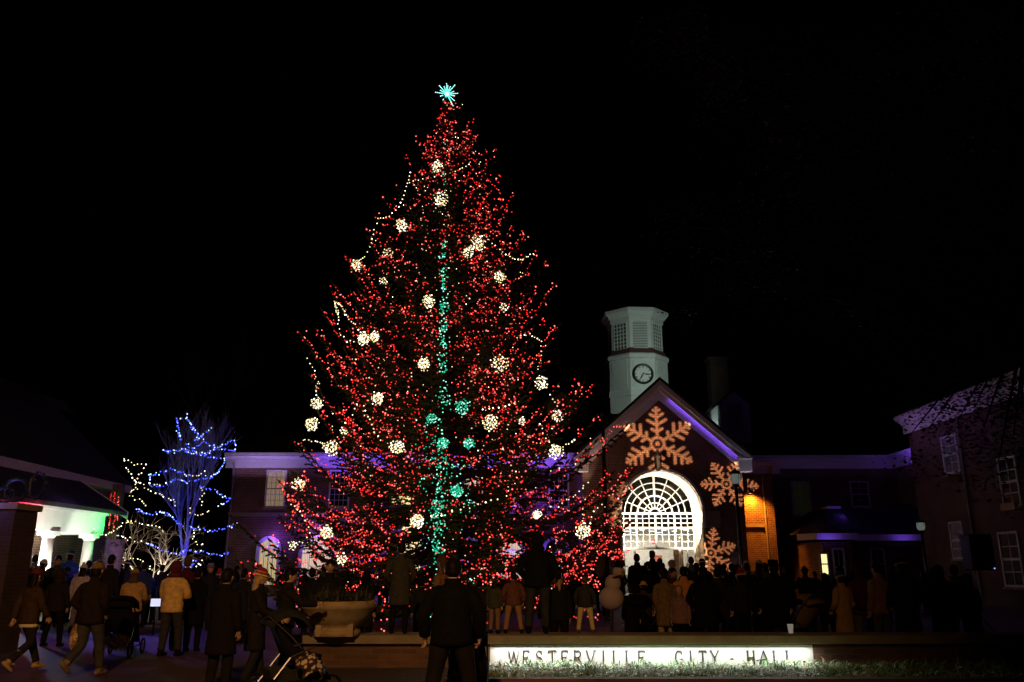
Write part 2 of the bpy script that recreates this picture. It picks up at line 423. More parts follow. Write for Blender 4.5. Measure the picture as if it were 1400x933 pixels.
def person(px,py,Y,pose='stand',face=0,style='jacket',coat=BLK,pants=CHAR,head='short',hc=None,hc2=None,label='',z0=0,boots=BLK,tall=False,group=None,seed=0,h=None,wide=1.0,hair='d',hem=None,w=1.0):
    P=at(px,py,Y); H=(P.z-z0) if h is None else h
    top={'short':1.792,'long':1.795,'pony':1.792,'beanie':1.81,'pom':1.86,'striped':1.86,'santa':1.85,'cap':1.795,'hood':1.81,'brim':1.815}[head]
    s=H/top; px_x=at(px,min(py+40,900),Y).x
    sk=SKIN[seed%5==4]
    o=objm('person',body_mesh(pose,0),[sk,EYEM,LIPM]); tag(o,label,'person',group)
    o.location=(px_x,Y,z0); o.rotation_euler=(0,0,R(-face)); o.scale=(s*w,s*w,s)
    hcx=hc or HAIRC[hair]
    objm('coat',coat_mesh(pose,style,seed%3),[cloth(coat)],o)
    objm('trousers',trouser_mesh(pose,wide),[cloth(pants)],o)
    for q in 'LR': objm('boot',boot_mesh(pose,q,tall),[cloth(boots,.5)],o)
    if head in('short','long','pony'): objm('hair',head_mesh(head),[cloth(hcx,.5)],o)
    elif head=='hood': objm('hood',head_mesh(head),[cloth(hc or coat)],o)
    else:
        objm('hair',head_mesh('long' if seed%3==1 and head not in('cap','brim') else 'short'),[cloth(HAIRC[hair],.5)],o).scale=(.97,.97,.985)
        objm('hat',head_mesh(head),[cloth(hcx),cloth(HAIRC[hair] if head in('cap','brim') else (hc2 or hcx)),cloth(hcx if head!='striped' else (.25,.02,.03))],o)
    if hem is not None:
        mb=MB(); mb.smooth=True; hz=.82
        mb.loft([(0,0,hz-.062,.185,.13),(0,0,hz-.05,.196,.14),(0,0,hz-.02,.198,.142),(0,0,hz+.03,.19,.135)],n=18,noise=.03)
        mb.obj('shirt_hem',cloth(hem),o)
    return o
# ---------------------------------------------------------------- materials of the town
BRICK=brickmat('red_brick',(.20,.085,.045),(.12,.05,.03),(.26,.20,.15),bw=.26,bh=.1,ms=.014)
BRICKL=brickmat('wall_brick',(.15,.065,.035),(.09,.04,.025),(.11,.08,.06),bw=.24,bh=.085)
PAVE=brickmat('paving_brick',(.11,.06,.04),(.07,.04,.03),(.045,.035,.03),'floor',bw=.22,bh=.11,ms=.006,rough=.6,bump=.25,var=.4)
STONE=pmat('cast_stone',(.30,.25,.19),.85,.18,5,.3)
WHITE=pmat('white_trim',(.72,.72,.70),.55,.05,3,.05)
MUNT=pmat('white_window_bars',(.8,.8,.78),.5,.03,3)
SLATE=brickmat('roof_shingles',(.03,.03,.035),(.02,.02,.025),(.008,.008,.01),'wall',bw=.3,bh=.18,ms=.012,bump=.5)
DMETAL=pmat('black_metal',(.012,.012,.013),.35,.1,20,metal=0,spec=.6)
DGLASS=pmat('dark_glass',(.01,.012,.015),.4,.05,2,spec=.1)
CREAMW=pmat('cream_interior',(.66,.64,.58),.7,.04,2)
def winmat(name,col,st,sx=1.5):
    """curtained window lit from the room behind it"""
    m=bpy.data.materials.new(name); m.use_nodes=True; nt=m.node_tree; b=nt.nodes['Principled BSDF']
    b.inputs['Base Color'].default_value=tuple(c*.3 for c in col)+(1,); b.inputs['Roughness'].default_value=.25
    tc=nt.nodes.new('ShaderNodeTexCoord'); w=nt.nodes.new('ShaderNodeTexWave'); w.inputs['Scale'].default_value=sx*2; w.inputs['Distortion'].default_value=2
    nt.links.new(tc.outputs['Object'],w.inputs['Vector'])
    mr=nt.nodes.new('ShaderNodeMapRange'); mr.inputs['To Min'].default_value=st*.55; mr.inputs['To Max'].default_value=st
    nt.links.new(w.outputs['Fac'],mr.inputs['Value']); nt.links.new(mr.outputs[0],b.inputs['Emission Strength'])
    b.inputs['Emission Color'].default_value=col+(1,)
    return m
# ---------------------------------------------------------------- ground
mb=MB(); mb.add([(-700,-60,0),(700,-60,0),(700,1200,0),(-700,1200,0)],[(0,1,2,3)])
tag(mb.obj('plaza_ground',PAVE),kind='structure')
# ---------------------------------------------------------------- window / door helpers
def window(parent,x0,x1,z0,z1,y,nx,nz,pane,face='y',frame=None,sash=True,sill=True,d=.06,fw=.09,arch=False,mw=.025):
    """window on a wall plane; face 'y': looks towards -Y at plane y; face 'x-': looks to -X at plane x=y; 'x+': looks to +X"""
    frame=frame or WHITE
    def B(m,a0,a1,o0,o1,c0,c1):
        if face=='y': m.box(a0,a1,y-o1,y-o0,c0,c1)
        elif face=='x-': m.box(y-o1,y-o0,a0,a1,c0,c1)
        else: m.box(y+o0,y+o1,a0,a1,c0,c1)
    fr=MB()
    B(fr,x0-fw,x0,-.02,d,z0-fw,z1+fw); B(fr,x1,x1+fw,-.02,d,z0-fw,z1+fw); B(fr,x0,x1,-.02,d,z1,z1+fw); B(fr,x0,x1,-.02,d,z0-fw,z0)
    for i in range(1,nx): q=x0+(x1-x0)*i/nx; B(fr,q-mw/2,q+mw/2,-.02,d*.55,z0,z1)
    for i in range(1,nz):
        q=z0+(z1-z0)*i/nz; t=mw/2 if not(sash and i==nz//2) else mw*1.3; B(fr,x0,x1,-.02,d*.62,q-t,q+t)
    f=fr.obj('window',frame,parent)
    p=MB(); B(p,x0,x1,-.04,.012,z0,z1); p.obj('pane',pane,f)
    if sill:
        s=MB(); B(s,x0-fw*1.6,x1+fw*1.6,-.02,d+.08,z0-fw-.09,z0-fw-.002); s.obj('sill',STONE,f)
    return f
def cornice(parent,pts,z0,prof,mat,name='cornice'):
    """profile list (out,z) swept on a straight run pts=(a,b,'y'|'x+'|'x-')"""
    (a,b,face,plane)=pts
    mb=MB()
    if face=='y': mb.prism([(plane-o,z0+z) for o,z in prof],'x',a,b)
    elif face=='x+': mb.prism([(plane+o,z0+z) for o,z in prof],'y',a,b)
    else: mb.prism([(plane-o,z0+z) for o,z in prof],'y',a,b)
    return mb.obj(name,mat,parent)
CPROF=[(0,0),(.06,0),(.06,.42),(.14,.42),(.14,.5),(.30,.62),(.42,.66),(.42,.74),(.5,.78),(.5,.86),(0,.86)]
def arcpts(cx,cz,r,a0,a1,n):
    return [(cx+r*math.cos(R(a0+(a1-a0)*i/n)),cz+r*math.sin(R(a0+(a1-a0)*i/n))) for i in range(n+1)]
# ================================================================= CITY HALL
hall=thing('city_hall','long red brick hall with white clock cupola, gabled entrance and arched glass doorway','building',(0,0,0))
YE=45.0                                    # entrance wall
gx=at(905,640,YE).x                        # axis of the gable
hw=at(1014,640,YE).x-gx                    # half width
eave=Z(628,YE); apex=at(903,520,YE).z-.42
ar=(at(960,700,YE).x-at(850,700,YE).x)/2; spring=Z(699,YE); 
ax=(at(960,700,YE).x+at(850,700,YE).x)/2
# gabled entrance wall with its arched opening
mb=MB()
opening=[(ax-ar,.02)]+[(ax-ar,spring)]+arcpts(ax,spring,ar,180,0,28)[1:-1]+[(ax+ar,spring),(ax+ar,.02)]
outer=[(gx-hw,0),(ax-ar,0)]+opening+[(ax+ar,0),(gx+hw,0),(gx+hw,eave),(gx,apex-.25),(gx-hw,eave)]
opening_z0=0
mb2=MB(); mb2.holes([(gx-hw,-.05),(gx+hw,-.05),(gx+hw,eave),(gx,apex-.25),(gx-hw,eave)],[opening],'y',YE,YE+.4)
mb2.obj('gable_wall',BRICK,hall)
mb=MB(); mb.box(gx-hw,gx-hw+.4,YE+.4,YE+14,-.05,eave); mb.box(gx+hw-.4,gx+hw,YE+.4,YE+14,-.05,eave); mb.obj('side_wall',BRICK,hall)
# recess lining: white above the impost, tan brick below
RD=2.2; zi=Z(722,YE)
mb=MB()
ins=arcpts(ax,spring,ar+.002,0,180,28); 
for i in range(28):
    (xa,za),(xb,zb)=ins[i],ins[i+1]
    s_=1.06
    mb.add([(xa,YE-.06,za),(xb,YE-.06,zb),(xb,YE+RD,zb),(xa,YE+RD,za),
            (ax+(xa-ax)*s_,YE-.06,spring+(za-spring)*s_),(ax+(xb-ax)*s_,YE-.06,spring+(zb-spring)*s_),(ax+(xb-ax)*s_,YE+RD,spring+(zb-spring)*s_),(ax+(xa-ax)*s_,YE+RD,spring+(za-spring)*s_)],
           [(0,1,2,3),(4,7,6,5),(0,4,5,1),(3,2,6,7)])
for sx in(-1,1):
    a=ax+sx*(ar-.002); b=ax+sx*(ar+.14); mb.box(a,b,YE-.06,YE+RD,zi,spring)
mb.obj('arch_surround',WHITE,hall)
mb=MB()
TANB=brickmat('tan_brick',(.62,.50,.34),(.55,.43,.28),(.6,.52,.4),bump=.3)
for sx in(-1,1):
    mb=MB(); mb.box(ax+sx*(ar-.002),ax+sx*(ar+.12),YE-.02,YE+RD,0,zi-.003); mb.obj('jamb',TANB,hall)
mb=MB()
for sx in(-1,1):
    mb=MB(); mb.box(ax+sx*(ar+.145),ax+sx*(ar+.95),YE-.05,YE+.05,Z(722,YE),Z(699,YE)); mb.obj('impost_block',STONE,hall)
# glazing of the arch
YG=YE+RD; gr=ar-.02
mb=MB()
def bar(m,x0,z0,x1,z1,w=.05,d=.07,y=YG):
    dx,dz=x1-x0,z1-z0; L=math.hypot(dx,dz); nx_,nz_=-dz/L*w/2,dx/L*w/2
    m.prism([(x0+nx_,z0+nz_),(x1+nx_,z1+nz_),(x1-nx_,z1-nz_),(x0-nx_,z0-nz_)],'y',y-d/2,y+d/2)
for rr_,ww in((gr,.13),(gr*.80,.05),(gr*.64,.05),(gr*.46,.09),(gr*.28,.05),(gr*.14,.10)):
    P=arcpts(ax,spring,rr_,0,180,26)
    for i in range(26): bar(mb,*P[i],*P[i+1],w=ww,d=.07+ww*.2)
for k in range(1,8):
    a=R(22.5*k); bar(mb,ax+gr*.46*math.cos(a),spring+gr*.46*math.sin(a),ax+gr*math.cos(a),spring+gr*math.sin(a),.05 if k!=4 else .11,.066)
for k in range(1,8):
    a=R(22.5*k); bar(mb,ax+gr*.14*math.cos(a),spring+gr*.14*math.sin(a),ax+gr*.46*math.cos(a),spring+gr*.46*math.sin(a),.04,.062)
mb.obj('fanlight',MUNT,hall)
zA=Z(722,YE+RD)*1.0; zB=Z(750,YE+RD)
mb=MB()
x0,x1=ax-gr,ax+gr
for z_,w_ in((spring,.12),(spring+(zA-spring)/3,.035),(spring+(zA-spring)*2/3,.035),(zA,.09),(zA+(zB-zA)/3,.03),(zA+(zB-zA)*2/3,.03),(zB,.12)): bar(mb,x0,z_,x1,z_,w_,.08)
n=12
for i in range(n+1):
    q=x0+(x1-x0)*i/n; w_=.10 if i in(0,3,6,9,12) else .035
    bar(mb,q,zB,q,spring,w_,.074)
for q in(0,2.6,9.6,12): 
    q=x0+(x1-x0)*q/12; bar(mb,q,0.0,q,zB,.11,.078)
bar(mb,x0+(x1-x0)*.08,0,x0+(x1-x0)*.08,zB,.04,.06); bar(mb,x0+(x1-x0)*.9,0,x0+(x1-x0)*.9,zB,.04,.06)
for z_ in(.7,1.4): bar(mb,x0,z_,x0+(x1-x0)*.217,z_,.035,.05); bar(mb,x0+(x1-x0)*.8,z_,x1,z_,.035,.05)
g=mb.obj('window_bars',MUNT,hall)
mb=MB()
P=[(x0,.02)]+[(x0,spring)]+arcpts(ax,spring,gr-.02,180,0,20)[1:-1]+[(x1,spring),(x1,zB)]
P=[(x0,zB+.02),(x0,spring)]+arcpts(ax,spring,gr-.02,180,0,20)[1:-1]+[(x1,spring),(x1,zB+.02)]
mb.add([(p[0],YG+.05,p[1]) for p in P],[tuple(range(len(P)))])
gm=bpy.data.materials.new('clear_glass'); gm.use_nodes=True
nt=gm.node_tree; b=nt.nodes['Principled BSDF']; tr=nt.nodes.new('ShaderNodeBsdfTransparent'); gl=nt.nodes.new('ShaderNodeBsdfGlossy'); gl.inputs['Roughness'].default_value=.03
mx=nt.nodes.new('ShaderNodeMixShader'); fz=nt.nodes.new('ShaderNodeFresnel'); fz.inputs[0].default_value=1.12
nt.links.new(fz.outputs[0],mx.inputs[0]); nt.links.new(tr.outputs[0],mx.inputs[1]); nt.links.new(gl.outputs[0],mx.inputs[2])
nt.links.new(mx.outputs[0],[n_ for n_ in nt.nodes if n_.type=='OUTPUT_MATERIAL'][0].inputs[0])
mb.obj('glass',gm,hall)
# open brown door leaf, seen half edge on
mb=MB(); dx=x0+(x1-x0)*.72
mb.add([(dx,YG+.1,.03),(dx+.62,YG+.75,.03),(dx+.62,YG+.75,zB-.08),(dx,YG+.1,zB-.08),(dx+.04,YG+.06,.03),(dx+.66,YG+.71,.03),(dx+.66,YG+.71,zB-.08),(dx+.04,YG+.06,zB-.08)],
  [(0,1,2,3),(7,6,5,4),(0,4,5,1),(1,5,6,2),(2,6,7,3),(3,7,4,0)])
dl=mb.obj('door',pmat('brown_door',(.28,.15,.07),.5,.15,6),hall)
mb=MB(); mb.tube([(dx+.52,YG+.58,.95),(dx+.5,YG+.52,.95),(dx+.5,YG+.52,1.25),(dx+.52,YG+.58,1.25)],.015,n=6); mb.obj('handle',DMETAL,dl)
# lobby
cz=zA-.05; xl,xr=gx-hw+.55,gx+hw-.55; YB=YG+7
mb=MB()
mb.box(xl,xr,YB,YB+.1,0,cz+.1); mb.box(xl-.1,xl,YG-.2,YB,0,cz+.1); mb.box(xr,xr+.1,YG-.2,YB,0,cz+.1)
mb.box(xl,xr,YG+.3,YB-.01,cz,cz+.12)
mb.box(xl+.01,ax-ar-.13,YG-.1,YG-.02,0,6.8); mb.box(ax+ar+.14,xr-.01,YG-.1,YG-.02,0,6.8)
mb.obj('lobby_interior',CREAMW,hall)
mb=MB(); mb.box(xl,xr,YB,YB+.1,cz+.13,7.0); mb.box(xl-.1,xl,YG-.2,YB,cz+.13,7); mb.box(xr,xr+.1,YG-.2,YB,cz+.13,7); mb.box(xl,xr,YG-.1,YB,7.01,7.1); mb.box(xl+.01,xr-.01,YG+.3,YB-.01,cz+.125,cz+.14); mb.box(ax-1.7,ax-.4,YB-1,YB-.05,spring-.2,spring+.5); mb.obj('upper_hall',pmat('shaded_upper_hall',(.07,.07,.06),.8,.3,1),hall)  # upper walls coloured dark to stand for an unlit room
mb=MB(); mb.box(xl,xr,YG+.1,YB,.004,.03); mb.obj('lobby_floor',pmat('lobby_floor',(.35,.30,.25),.3,.1,2),hall)
LED=emat('ceiling_lamp',(1,.97,.9),3,False)
lamp('lobby_light','AREA',(ax,YG+2.2,cz-.08),38,(1,.95,.85),(ax,YG+2.2,0),3.4,2.6)
lamp('lobby_light','AREA',(ax,YG+5.2,cz-.08),80,(1,.95,.85),(ax,YG+5.2,0),3.4,2)
for i,(qx,qy) in enumerate([(-1.8,1.1),(-.6,1.1),(.7,1.3),(1.9,1.1),(-1.2,3),(.3,3),(1.6,3),(-.5,5),(1.0,5)]):
    mb=MB(); mb.tube([(ax+qx,YG+qy,cz-.03),(ax+qx,YG+qy,cz-.004)],.14,n=14); mb.obj('ceiling_lamp',LED,hall)
mb=MB()   # things in the lobby: dark notice board, counter, doorway
mb.box(ax-2.0,ax-1.2,YB-.06,YB-.01,.9,2.2); mb.box(ax-1.0,ax-.7,YB-.5,YB-.2,0,1.1); mb.obj('notice_board',pmat('notice_board',(.08,.10,.09),.5,.5,4),hall)
mb=MB(); mb.box(ax+1.0,ax+1.5,YB-.05,YB-.01,1.5,2.3); mb.obj('notice_board',pmat('notice_red',(.5,.12,.08),.6,.5,6),hall)
# exit sign
ex=at(895,741,YG+.6)
mb=MB(); mb.box(ex.x-.17,ex.x+.17,YG+.58,YG+.63,ex.z-.11,ex.z+.11); exs=mb.obj('exit_sign',emat('exit_red',(1,.06,.05),1.1),hall)
def bar2(m,x0,z0,x1,z1,w,y0,y1):
    dx,dz=x1-x0,z1-z0; L=math.hypot(dx,dz); a,b=-dz/L*w/2,dx/L*w/2
    m.prism([(x0+a,z0+b),(x1+a,z1+b),(x1-a,z1-b),(x0-a,z0-b)],'y',y0,y1)
STROKES={'W':[(0,1,.25,0,1),(.25,0,.5,.95,0),(.5,.95,.75,0,1),(.75,0,1,1,0)],
 'E':[(.15,0,.15,1,1),(.15,.98,.8,.98,0),(.15,.5,.62,.5,0),(.15,.02,.85,.02,0),(.8,.98,.8,.8,0),(.85,.02,.85,.22,0),(.62,.42,.62,.6,0)],
 'T':[(.5,0,.5,1,1),(.05,.98,.95,.98,0),(.05,.98,.05,.78,0),(.95,.98,.95,.78,0),(.32,.02,.68,.02,0)],
 'I':[(.5,0,.5,1,1),(.3,.98,.7,.98,0),(.3,.02,.7,.02,0)],
 'L':[(.2,0,.2,1,1),(.05,.98,.38,.98,0),(.05,.02,.85,.02,0),(.85,.02,.85,.25,0)],
 'V':[(.02,1,.5,0,1),(.5,0,.98,1,0),(-.08,.98,.18,.98,0),(.82,.98,1.08,.98,0)],
 'A':[(.02,0,.5,1,0),(.5,1,.98,0,1),(.2,.35,.8,.35,0),(-.08,.02,.16,.02,0),(.82,.02,1.08,.02,0)],
 'H':[(.15,0,.15,1,1),(.85,0,.85,1,1),(.15,.5,.85,.5,0),(.02,.98,.3,.98,0),(.7,.98,.98,.98,0),(.02,.02,.3,.02,0),(.7,.02,.98,.02,0)],
 'Y':[(.02,1,.5,.45,1),(.98,1,.5,.45,0),(.5,.45,.5,0,1),(-.08,.98,.18,.98,0),(.82,.98,1.08,.98,0),(.34,.02,.66,.02,0)],
 'X':[(0,1,1,0,1),(0,0,1,1,0)],
 'R':[(.15,0,.15,1,1),(.02,.98,.55,.98,0),(.02,.02,.3,.02,0),(.15,.5,.5,.5,0),(.5,.5,.95,.02,1)],
 'S':[],'C':[]}
def arc_s(cx,cz,rx,rz,a0,a1,n,w):
    P=[(cx+rx*math.cos(R(a0+(a1-a0)*i/n)),cz+rz*math.sin(R(a0+(a1-a0)*i/n))) for i in range(n+1)]
    return [(P[i][0],P[i][1],P[i+1][0],P[i+1][1],w) for i in range(n)]
STROKES['R']+=arc_s(.55,.74,.27,.24,90,-90,8,1)
STROKES['S']=arc_s(.47,.74,.28,.25,20,180,7,0)+arc_s(.47,.74,.28,.25,180,270,4,1)+arc_s(.47,.26,.30,.25,90,0,4,1)+arc_s(.47,.26,.30,.25,0,-160,7,0)+[(.74,.74,.74,.97,0),(.17,.05,.17,.28,0)]
STROKES['C']=arc_s(.55,.5,.42,.49,52,110,4,0)+arc_s(.55,.5,.42,.49,110,250,8,1)+arc_s(.55,.5,.42,.49,250,305,4,0)+[(.86,.72,.86,.97,0)]
def letter(mb,ch,x,z,w,h,y0,y1,thick=.16,thin=.07):
    for i,(a,b,c,d,t) in enumerate(STROKES[ch]): bar2(mb,x+a*w,z+b*h,x+c*w,z+d*h,(thick if t else thin)*h,y0,y1-i*.0001)
mb=MB()
for i,ch in enumerate('EXIT'): letter(mb,ch,ex.x-.145+i*.075,ex.z-.06,.055,.12,YG+.572,YG+.579,.2,.16)
mb.obj('exit_lettering',emat('exit_white',(1,.8,.8),1.4),exs)
# raking cornices of the gable
def rake(sx):
    mb=MB(); A=Vector((gx+sx*(hw+.22),0,eave-.05)); B=Vector((gx,0,apex+.02)); 
    d=(B-A).normalized(); n_=Vector((-d.z,0,d.x)); 
    if n_.z<0:n_=-n_
    def sec(o,t0,t1,y0,y1,m):
        pts=[A+n_*t0,B+Vector((0,0,t0/abs(n_.z))) ,B+Vector((0,0,t1/abs(n_.z))),A+n_*t1]
        m.prism([(p.x,p.z) for p in pts],'y',y0,y1)
    sec(0,-.55,-.16,YE-.12,YE-.002,mb); sec(0,-.20,.0,YE-.42,YE-.121,mb); sec(0,-.02,.22,YE-.62,YE-.421,mb)
    mb.obj('raking_cornice',WHITE,hall)
    m2=MB(); sec(0,.2,.34,YE-.66,YE+14,m2); m2.obj('roof',SLATE,hall)
for sx in(-1,1): rake(sx)
# eave returns
for sx in(-1,1):
    mb=MB(); a=gx+sx*(hw-.30); b=gx+sx*(hw+.42)
    mb.box(a,b,YE-.55,YE-.003,eave-.72,eave-.05); mb.box(a-.05*sx,b+.06*sx,YE-.62,YE-.004,eave-.05,eave+.05); mb.obj('eave_return',WHITE,hall)
# wall lantern over the arch
lx=at(898,630,YE); mb=MB()
mb.loft([(lx.x,YE-.3,Z(645,YE),.10,.10),(lx.x,YE-.3,Z(641,YE),.17,.17),(lx.x,YE-.3,Z(625,YE),.2,.2),(lx.x,YE-.3,Z(621,YE),.12,.12),(lx.x,YE-.3,Z(615,YE),.03,.03)],n=6)
mb.box(lx.x-.03,lx.x+.03,YE-.3,YE,Z(630,YE),Z(628,YE)); mb.obj('lantern',DMETAL,hall)
mb=MB()
wl=at(1080,700,YE)
# notice board on the wall right of the door
p0=at(998,755,YE); p1=at(1012,775,YE); mb=MB(); mb.box(p0.x,p1.x,YE-.06,YE-.002,p1.z,p0.z); mb.obj('notice_board',pmat('poster',(.45,.45,.42),.3,.9,3),hall)
# ---- long wing behind the big tree
YW=49.0; xL=X(318,YW,640); xR=gx-hw; zc=Z(640,YW)
mb=MB(); mb.box(xL,xR-.003,YW,YW+.4,-.05,zc); mb.box(xL,xL+.4,YW+.4,YW+12,-.05,zc); mb.obj('wing_wall',BRICK,hall)
cornice(hall,(xL-.4,xR-.01,'y',YW),zc,CPROF,WHITE)
mb=MB(); mb.box(xL-.02,xR-.004,YW-.05,YW-.001,Z(706,YW),Z(701,YW)); mb.obj('string_course',STONE,hall)
mb=MB(); mb.add([(xL-.55,YW-.55,zc+.88),(X(980,YW,640),YW-.3,zc+.88),(X(980,YW,640),YW+7,zc+4.5),(xL+6,YW+7,zc+4.5),(xL-.55,YW+14,zc+.88),(X(980,YW,640),YW+14,zc+.88)],[(0,1,2,3),(0,3,4),(4,3,2,5)]); mb.obj('roof',SLATE,hall)
mb=MB(); dpx=X(319,YW,660); mb.tube([(dpx,YW-.1,.1),(dpx,YW-.1,zc-.1),(dpx,YW-.25,zc+.3)],.05,n=8); mb.obj('downpipe',pmat('downpipe',(.25,.22,.22),.5),hall)
wA=winmat('curtained_window',(.9,.62,.42),.27); wY=winmat('lit_window',(1,.80,.35),1.7); wP=winmat('pale_window',(1,.72,.55),.8); wD=DGLASS
def upwin(px0,px1,py0,py1,m,nx=4,nz=6): 
    window(hall,X(px0,YW,670),X(px1,YW,670),Z(py1,YW),Z(py0,YW),YW,nx,nz,m)
upwin(365,389,645,692,wA); upwin(452,476,645,692,wD); upwin(536,562,662,690,wY); upwin(634,660,650,692,wP); upwin(682,704,650,692,wP); upwin(752,776,650,692,wD)
def archwin(c,rpx,pytop,pybot,m,frame=WHITE):
    r=X(c+rpx,YW,750)-X(c,YW,750); cx_=X(c,YW,750); zt=Z(pytop,YW)-r; zb=Z(pybot,YW)
    mb=MB(); o=[(cx_-r-.2,zb)]+arcpts(cx_,zt,r+.2,180,0,16)+[(cx_+r+.2,zb)]
    h=[(cx_-r,zb+.02)]+arcpts(cx_,zt,r,180,0,16)+[(cx_+r,zb+.02)]
    mb.holes(o,[h],'y',YW-.14,YW-.003)
    f=mb.obj('window',frame,hall)
    p=MB(); p.add([(q[0],YW-.02,q[1]) for q in h],[tuple(range(len(h)))]); p.obj('pane',m,f)
    k=MB(); bar(k,cx_,zb,cx_,zt+r,.05,.06,YW-.07); bar(k,cx_-r,zt,cx_+r,zt,.05,.055,YW-.07); bar(k,cx_-r*.5,zb,cx_-r*.5,zt,.03,.05,YW-.07); bar(k,cx_+r*.5,zb,cx_+r*.5,zt,.03,.05,YW-.07)
    k.obj('bars',frame,f)
archwin(368,12,738,800,winmat('amber_window',(1,.8,.35),.5)); archwin(434,20,736,800,wP); archwin(500,14,738,800,wD); archwin(562,14,715,800,wY); archwin(640,14,738,800,wD); archwin(700,14,738,800,wP); archwin(760,14,738,800,wD)
# violet floods: cornice washers and arch washers
def wash(x0,x1,y,z,e,col=VIOLET,size=.08,t=(0,.35,1)):
    o=lamp('cornice_washer','AREA',((x0+x1)/2,y,z),e,col,None,abs(x1-x0),size)
    o.rotation_euler=(-Vector(t)).to_track_quat('Z','Y').to_euler()
    return o
wash(xL,X(400,YW),YW-.75,zc-.35,16,(.50,.32,1)); wash(X(430,YW),X(790,YW),YW-.75,zc-.35,120,VIOLET)
for px_,py_,e in((368,735,35),(434,728,75),(500,770,35),(520,742,25),(562,765,12),(640,765,25),(655,700,22),(700,690,22),(700,765,30),(745,690,25),(750,765,30)):
    lamp('violet_flood','POINT',(X(px_,YW-1,py_),YW-.6,Z(py_,YW-.6)),e,VIOLET,size=.08)
# violet line under the right rake
A=Vector((gx+hw+.3,YE-.30,eave-.6)); B=Vector((gx+.3,YE-.30,apex-.62)); RK=7; L=(B-A).length; M=(A+B)/2
o=lamp('rake_washer','AREA',M,RK,VIOLET,None,L*.92,.05); dvec=(B-A).normalized(); up_=Vector((.65,.35,.8)).normalized(); zax=-(up_-dvec*up_.dot(dvec)).normalized(); yax=zax.cross(dvec)
o.rotation_euler=Matrix((dvec,yax,zax)).transposed().to_euler()
# ---- dormers on the main roof
def dormer(pxc,hwp,pyt,pye,pyb,Y,name='dormer'):
    c=X(pxc,Y,pye); r=X(pxc+hwp,Y,pye)-c; zb,ze,zt=Z(pyb,Y),Z(pye,Y),Z(pyt,Y)
    mb=MB(); mb.prism([(c-r,zb),(c+r,zb),(c+r,ze),(c,zt-.15),(c-r,ze)],'y',Y,Y+4)
    d=mb.obj('dormer',WHITE,hall)
    m=MB()
    for sx in(-1,1): m.prism([(c,zt),(c,zt+.18),(c+sx*(r+.28),ze-.05),(c+sx*(r+.28),ze-.22)],'y',Y-.25,Y+4)
    m.obj('roof',SLATE,d)
    window_parent=d
    q=MB(); q.box(c-r*.5,c+r*.5,Y-.03,Y-.002,zb+.3*(ze-zb),ze); q.obj('louvre',pmat('louvre',(.3,.3,.3),.7,.3,30),d)
dormer(1004,20,533,552,605,56); dormer(768,20,533,552,605,56)
mb=MB(); mb.box(X(972,62,520),X(996,62,520),62,63.2,8,Z(492,62)); mb.box(X(970,62,520),X(998,62,520),61.9,63.3,Z(492,62),Z(488,62)); mb.obj('chimney',brickmat('shaded_chimney_brick',(.05,.02,.015),(.035,.015,.01),(.04,.03,.02)),hall)  # chimney brick darkened in colour to stand for missing light
lamp('roof_flood','SPOT',(X(962,57,600),57.6,Z(612,57)),160,(.75,1,.95),(X(986,57,570),57.6,Z(570,57)),size=.1,angle=50)
lamp('roof_flood','SPOT',(X(812,57,600),57.6,Z(612,57)),22,(.75,1,.95),(X(787,57,570),57.6,Z(570,57)),size=.1,angle=50)
# ---- clock cupola
YT=60.0; tc_=at(869.5,500,YT+3).x; 
def octa_ring(r,z,cx=tc_,cy=None):
    cy=YT+3 if cy is None else cy
    return [(cx+r*math.cos(R(22.5+45*i)),cy+r*math.sin(R(22.5+45*i)),z) for i in range(8)]
def octa_loft(mb,prof):
    vs=[];fs=[]
    for r,z in prof: vs+=octa_ring(r,z)
    k=len(prof)
    for i in range(k-1):
        for j in range(8): a=i*8+j;b=i*8+(j+1)%8; fs.append((a,b,b+8,a+8))
    fs.append(tuple(range(7,-1,-1))); fs.append(tuple((k-1)*8+j for j in range(8))); mb.add(vs,fs)
YTf=YT+3-.0
r1=(X(914,YT+3,520)-X(827,YT+3,520))/2/math.cos(R(22.5))*.94
r2=r1*.92
def ZT(py): return Z(py,YT+.7)
TWHITE=pmat('cupola_paint',(.70,.74,.70),.6,.05,2,.05)
SID=bpy.data.materials.new('lapped_siding'); SID.use_nodes=True; nt=SID.node_tree; b=nt.nodes['Principled BSDF']; b.inputs['Base Color'].default_value=(.68,.72,.68,1); b.inputs['Roughness'].default_value=.6
mb=MB(); octa_loft(mb,[(r1*.99,ZT(610)),(r1*.99,ZT(541)),(r1*1.03,ZT(541)),(r1*1.03,ZT(533)),(r1*.97,ZT(532)),(r1*.97,ZT(490)),(r1*1.02,ZT(489)),(r1*1.02,ZT(484)),(r2*.9,ZT(477)),(r2*.9,ZT(476)-.02)])
cup=mb.obj('cupola',TWHITE,hall)
mb=MB(); octa_loft(mb,[(r2*1.06,ZT(483)),(r2*.95,ZT(474)),(r2*.8,ZT(473.5))]); mb.obj('skirt_roof',pmat('copper_brown',(.12,.05,.045),.6),cup)
mb=MB(); octa_loft(mb,[(r2*.93,ZT(478)),(r2*.93,ZT(437)),(r2*.98,ZT(436)),(r2*.98,ZT(431)),(r2*1.04,ZT(430)),(r2*1.12,ZT(426)),(r2*1.17,ZT(425)),(r2*1.17,ZT(421)),(r2*1.0,ZT(420)),(r2*.3,ZT(417))]); mb.obj('belfry',TWHITE,cup)
ap1=r1*.97*math.cos(R(22.5)); ap2=r2*.93*math.cos(R(22.5)); side2=r2*.93*math.sin(R(22.5))*2; side1=r1*.97*math.sin(R(22.5))*2
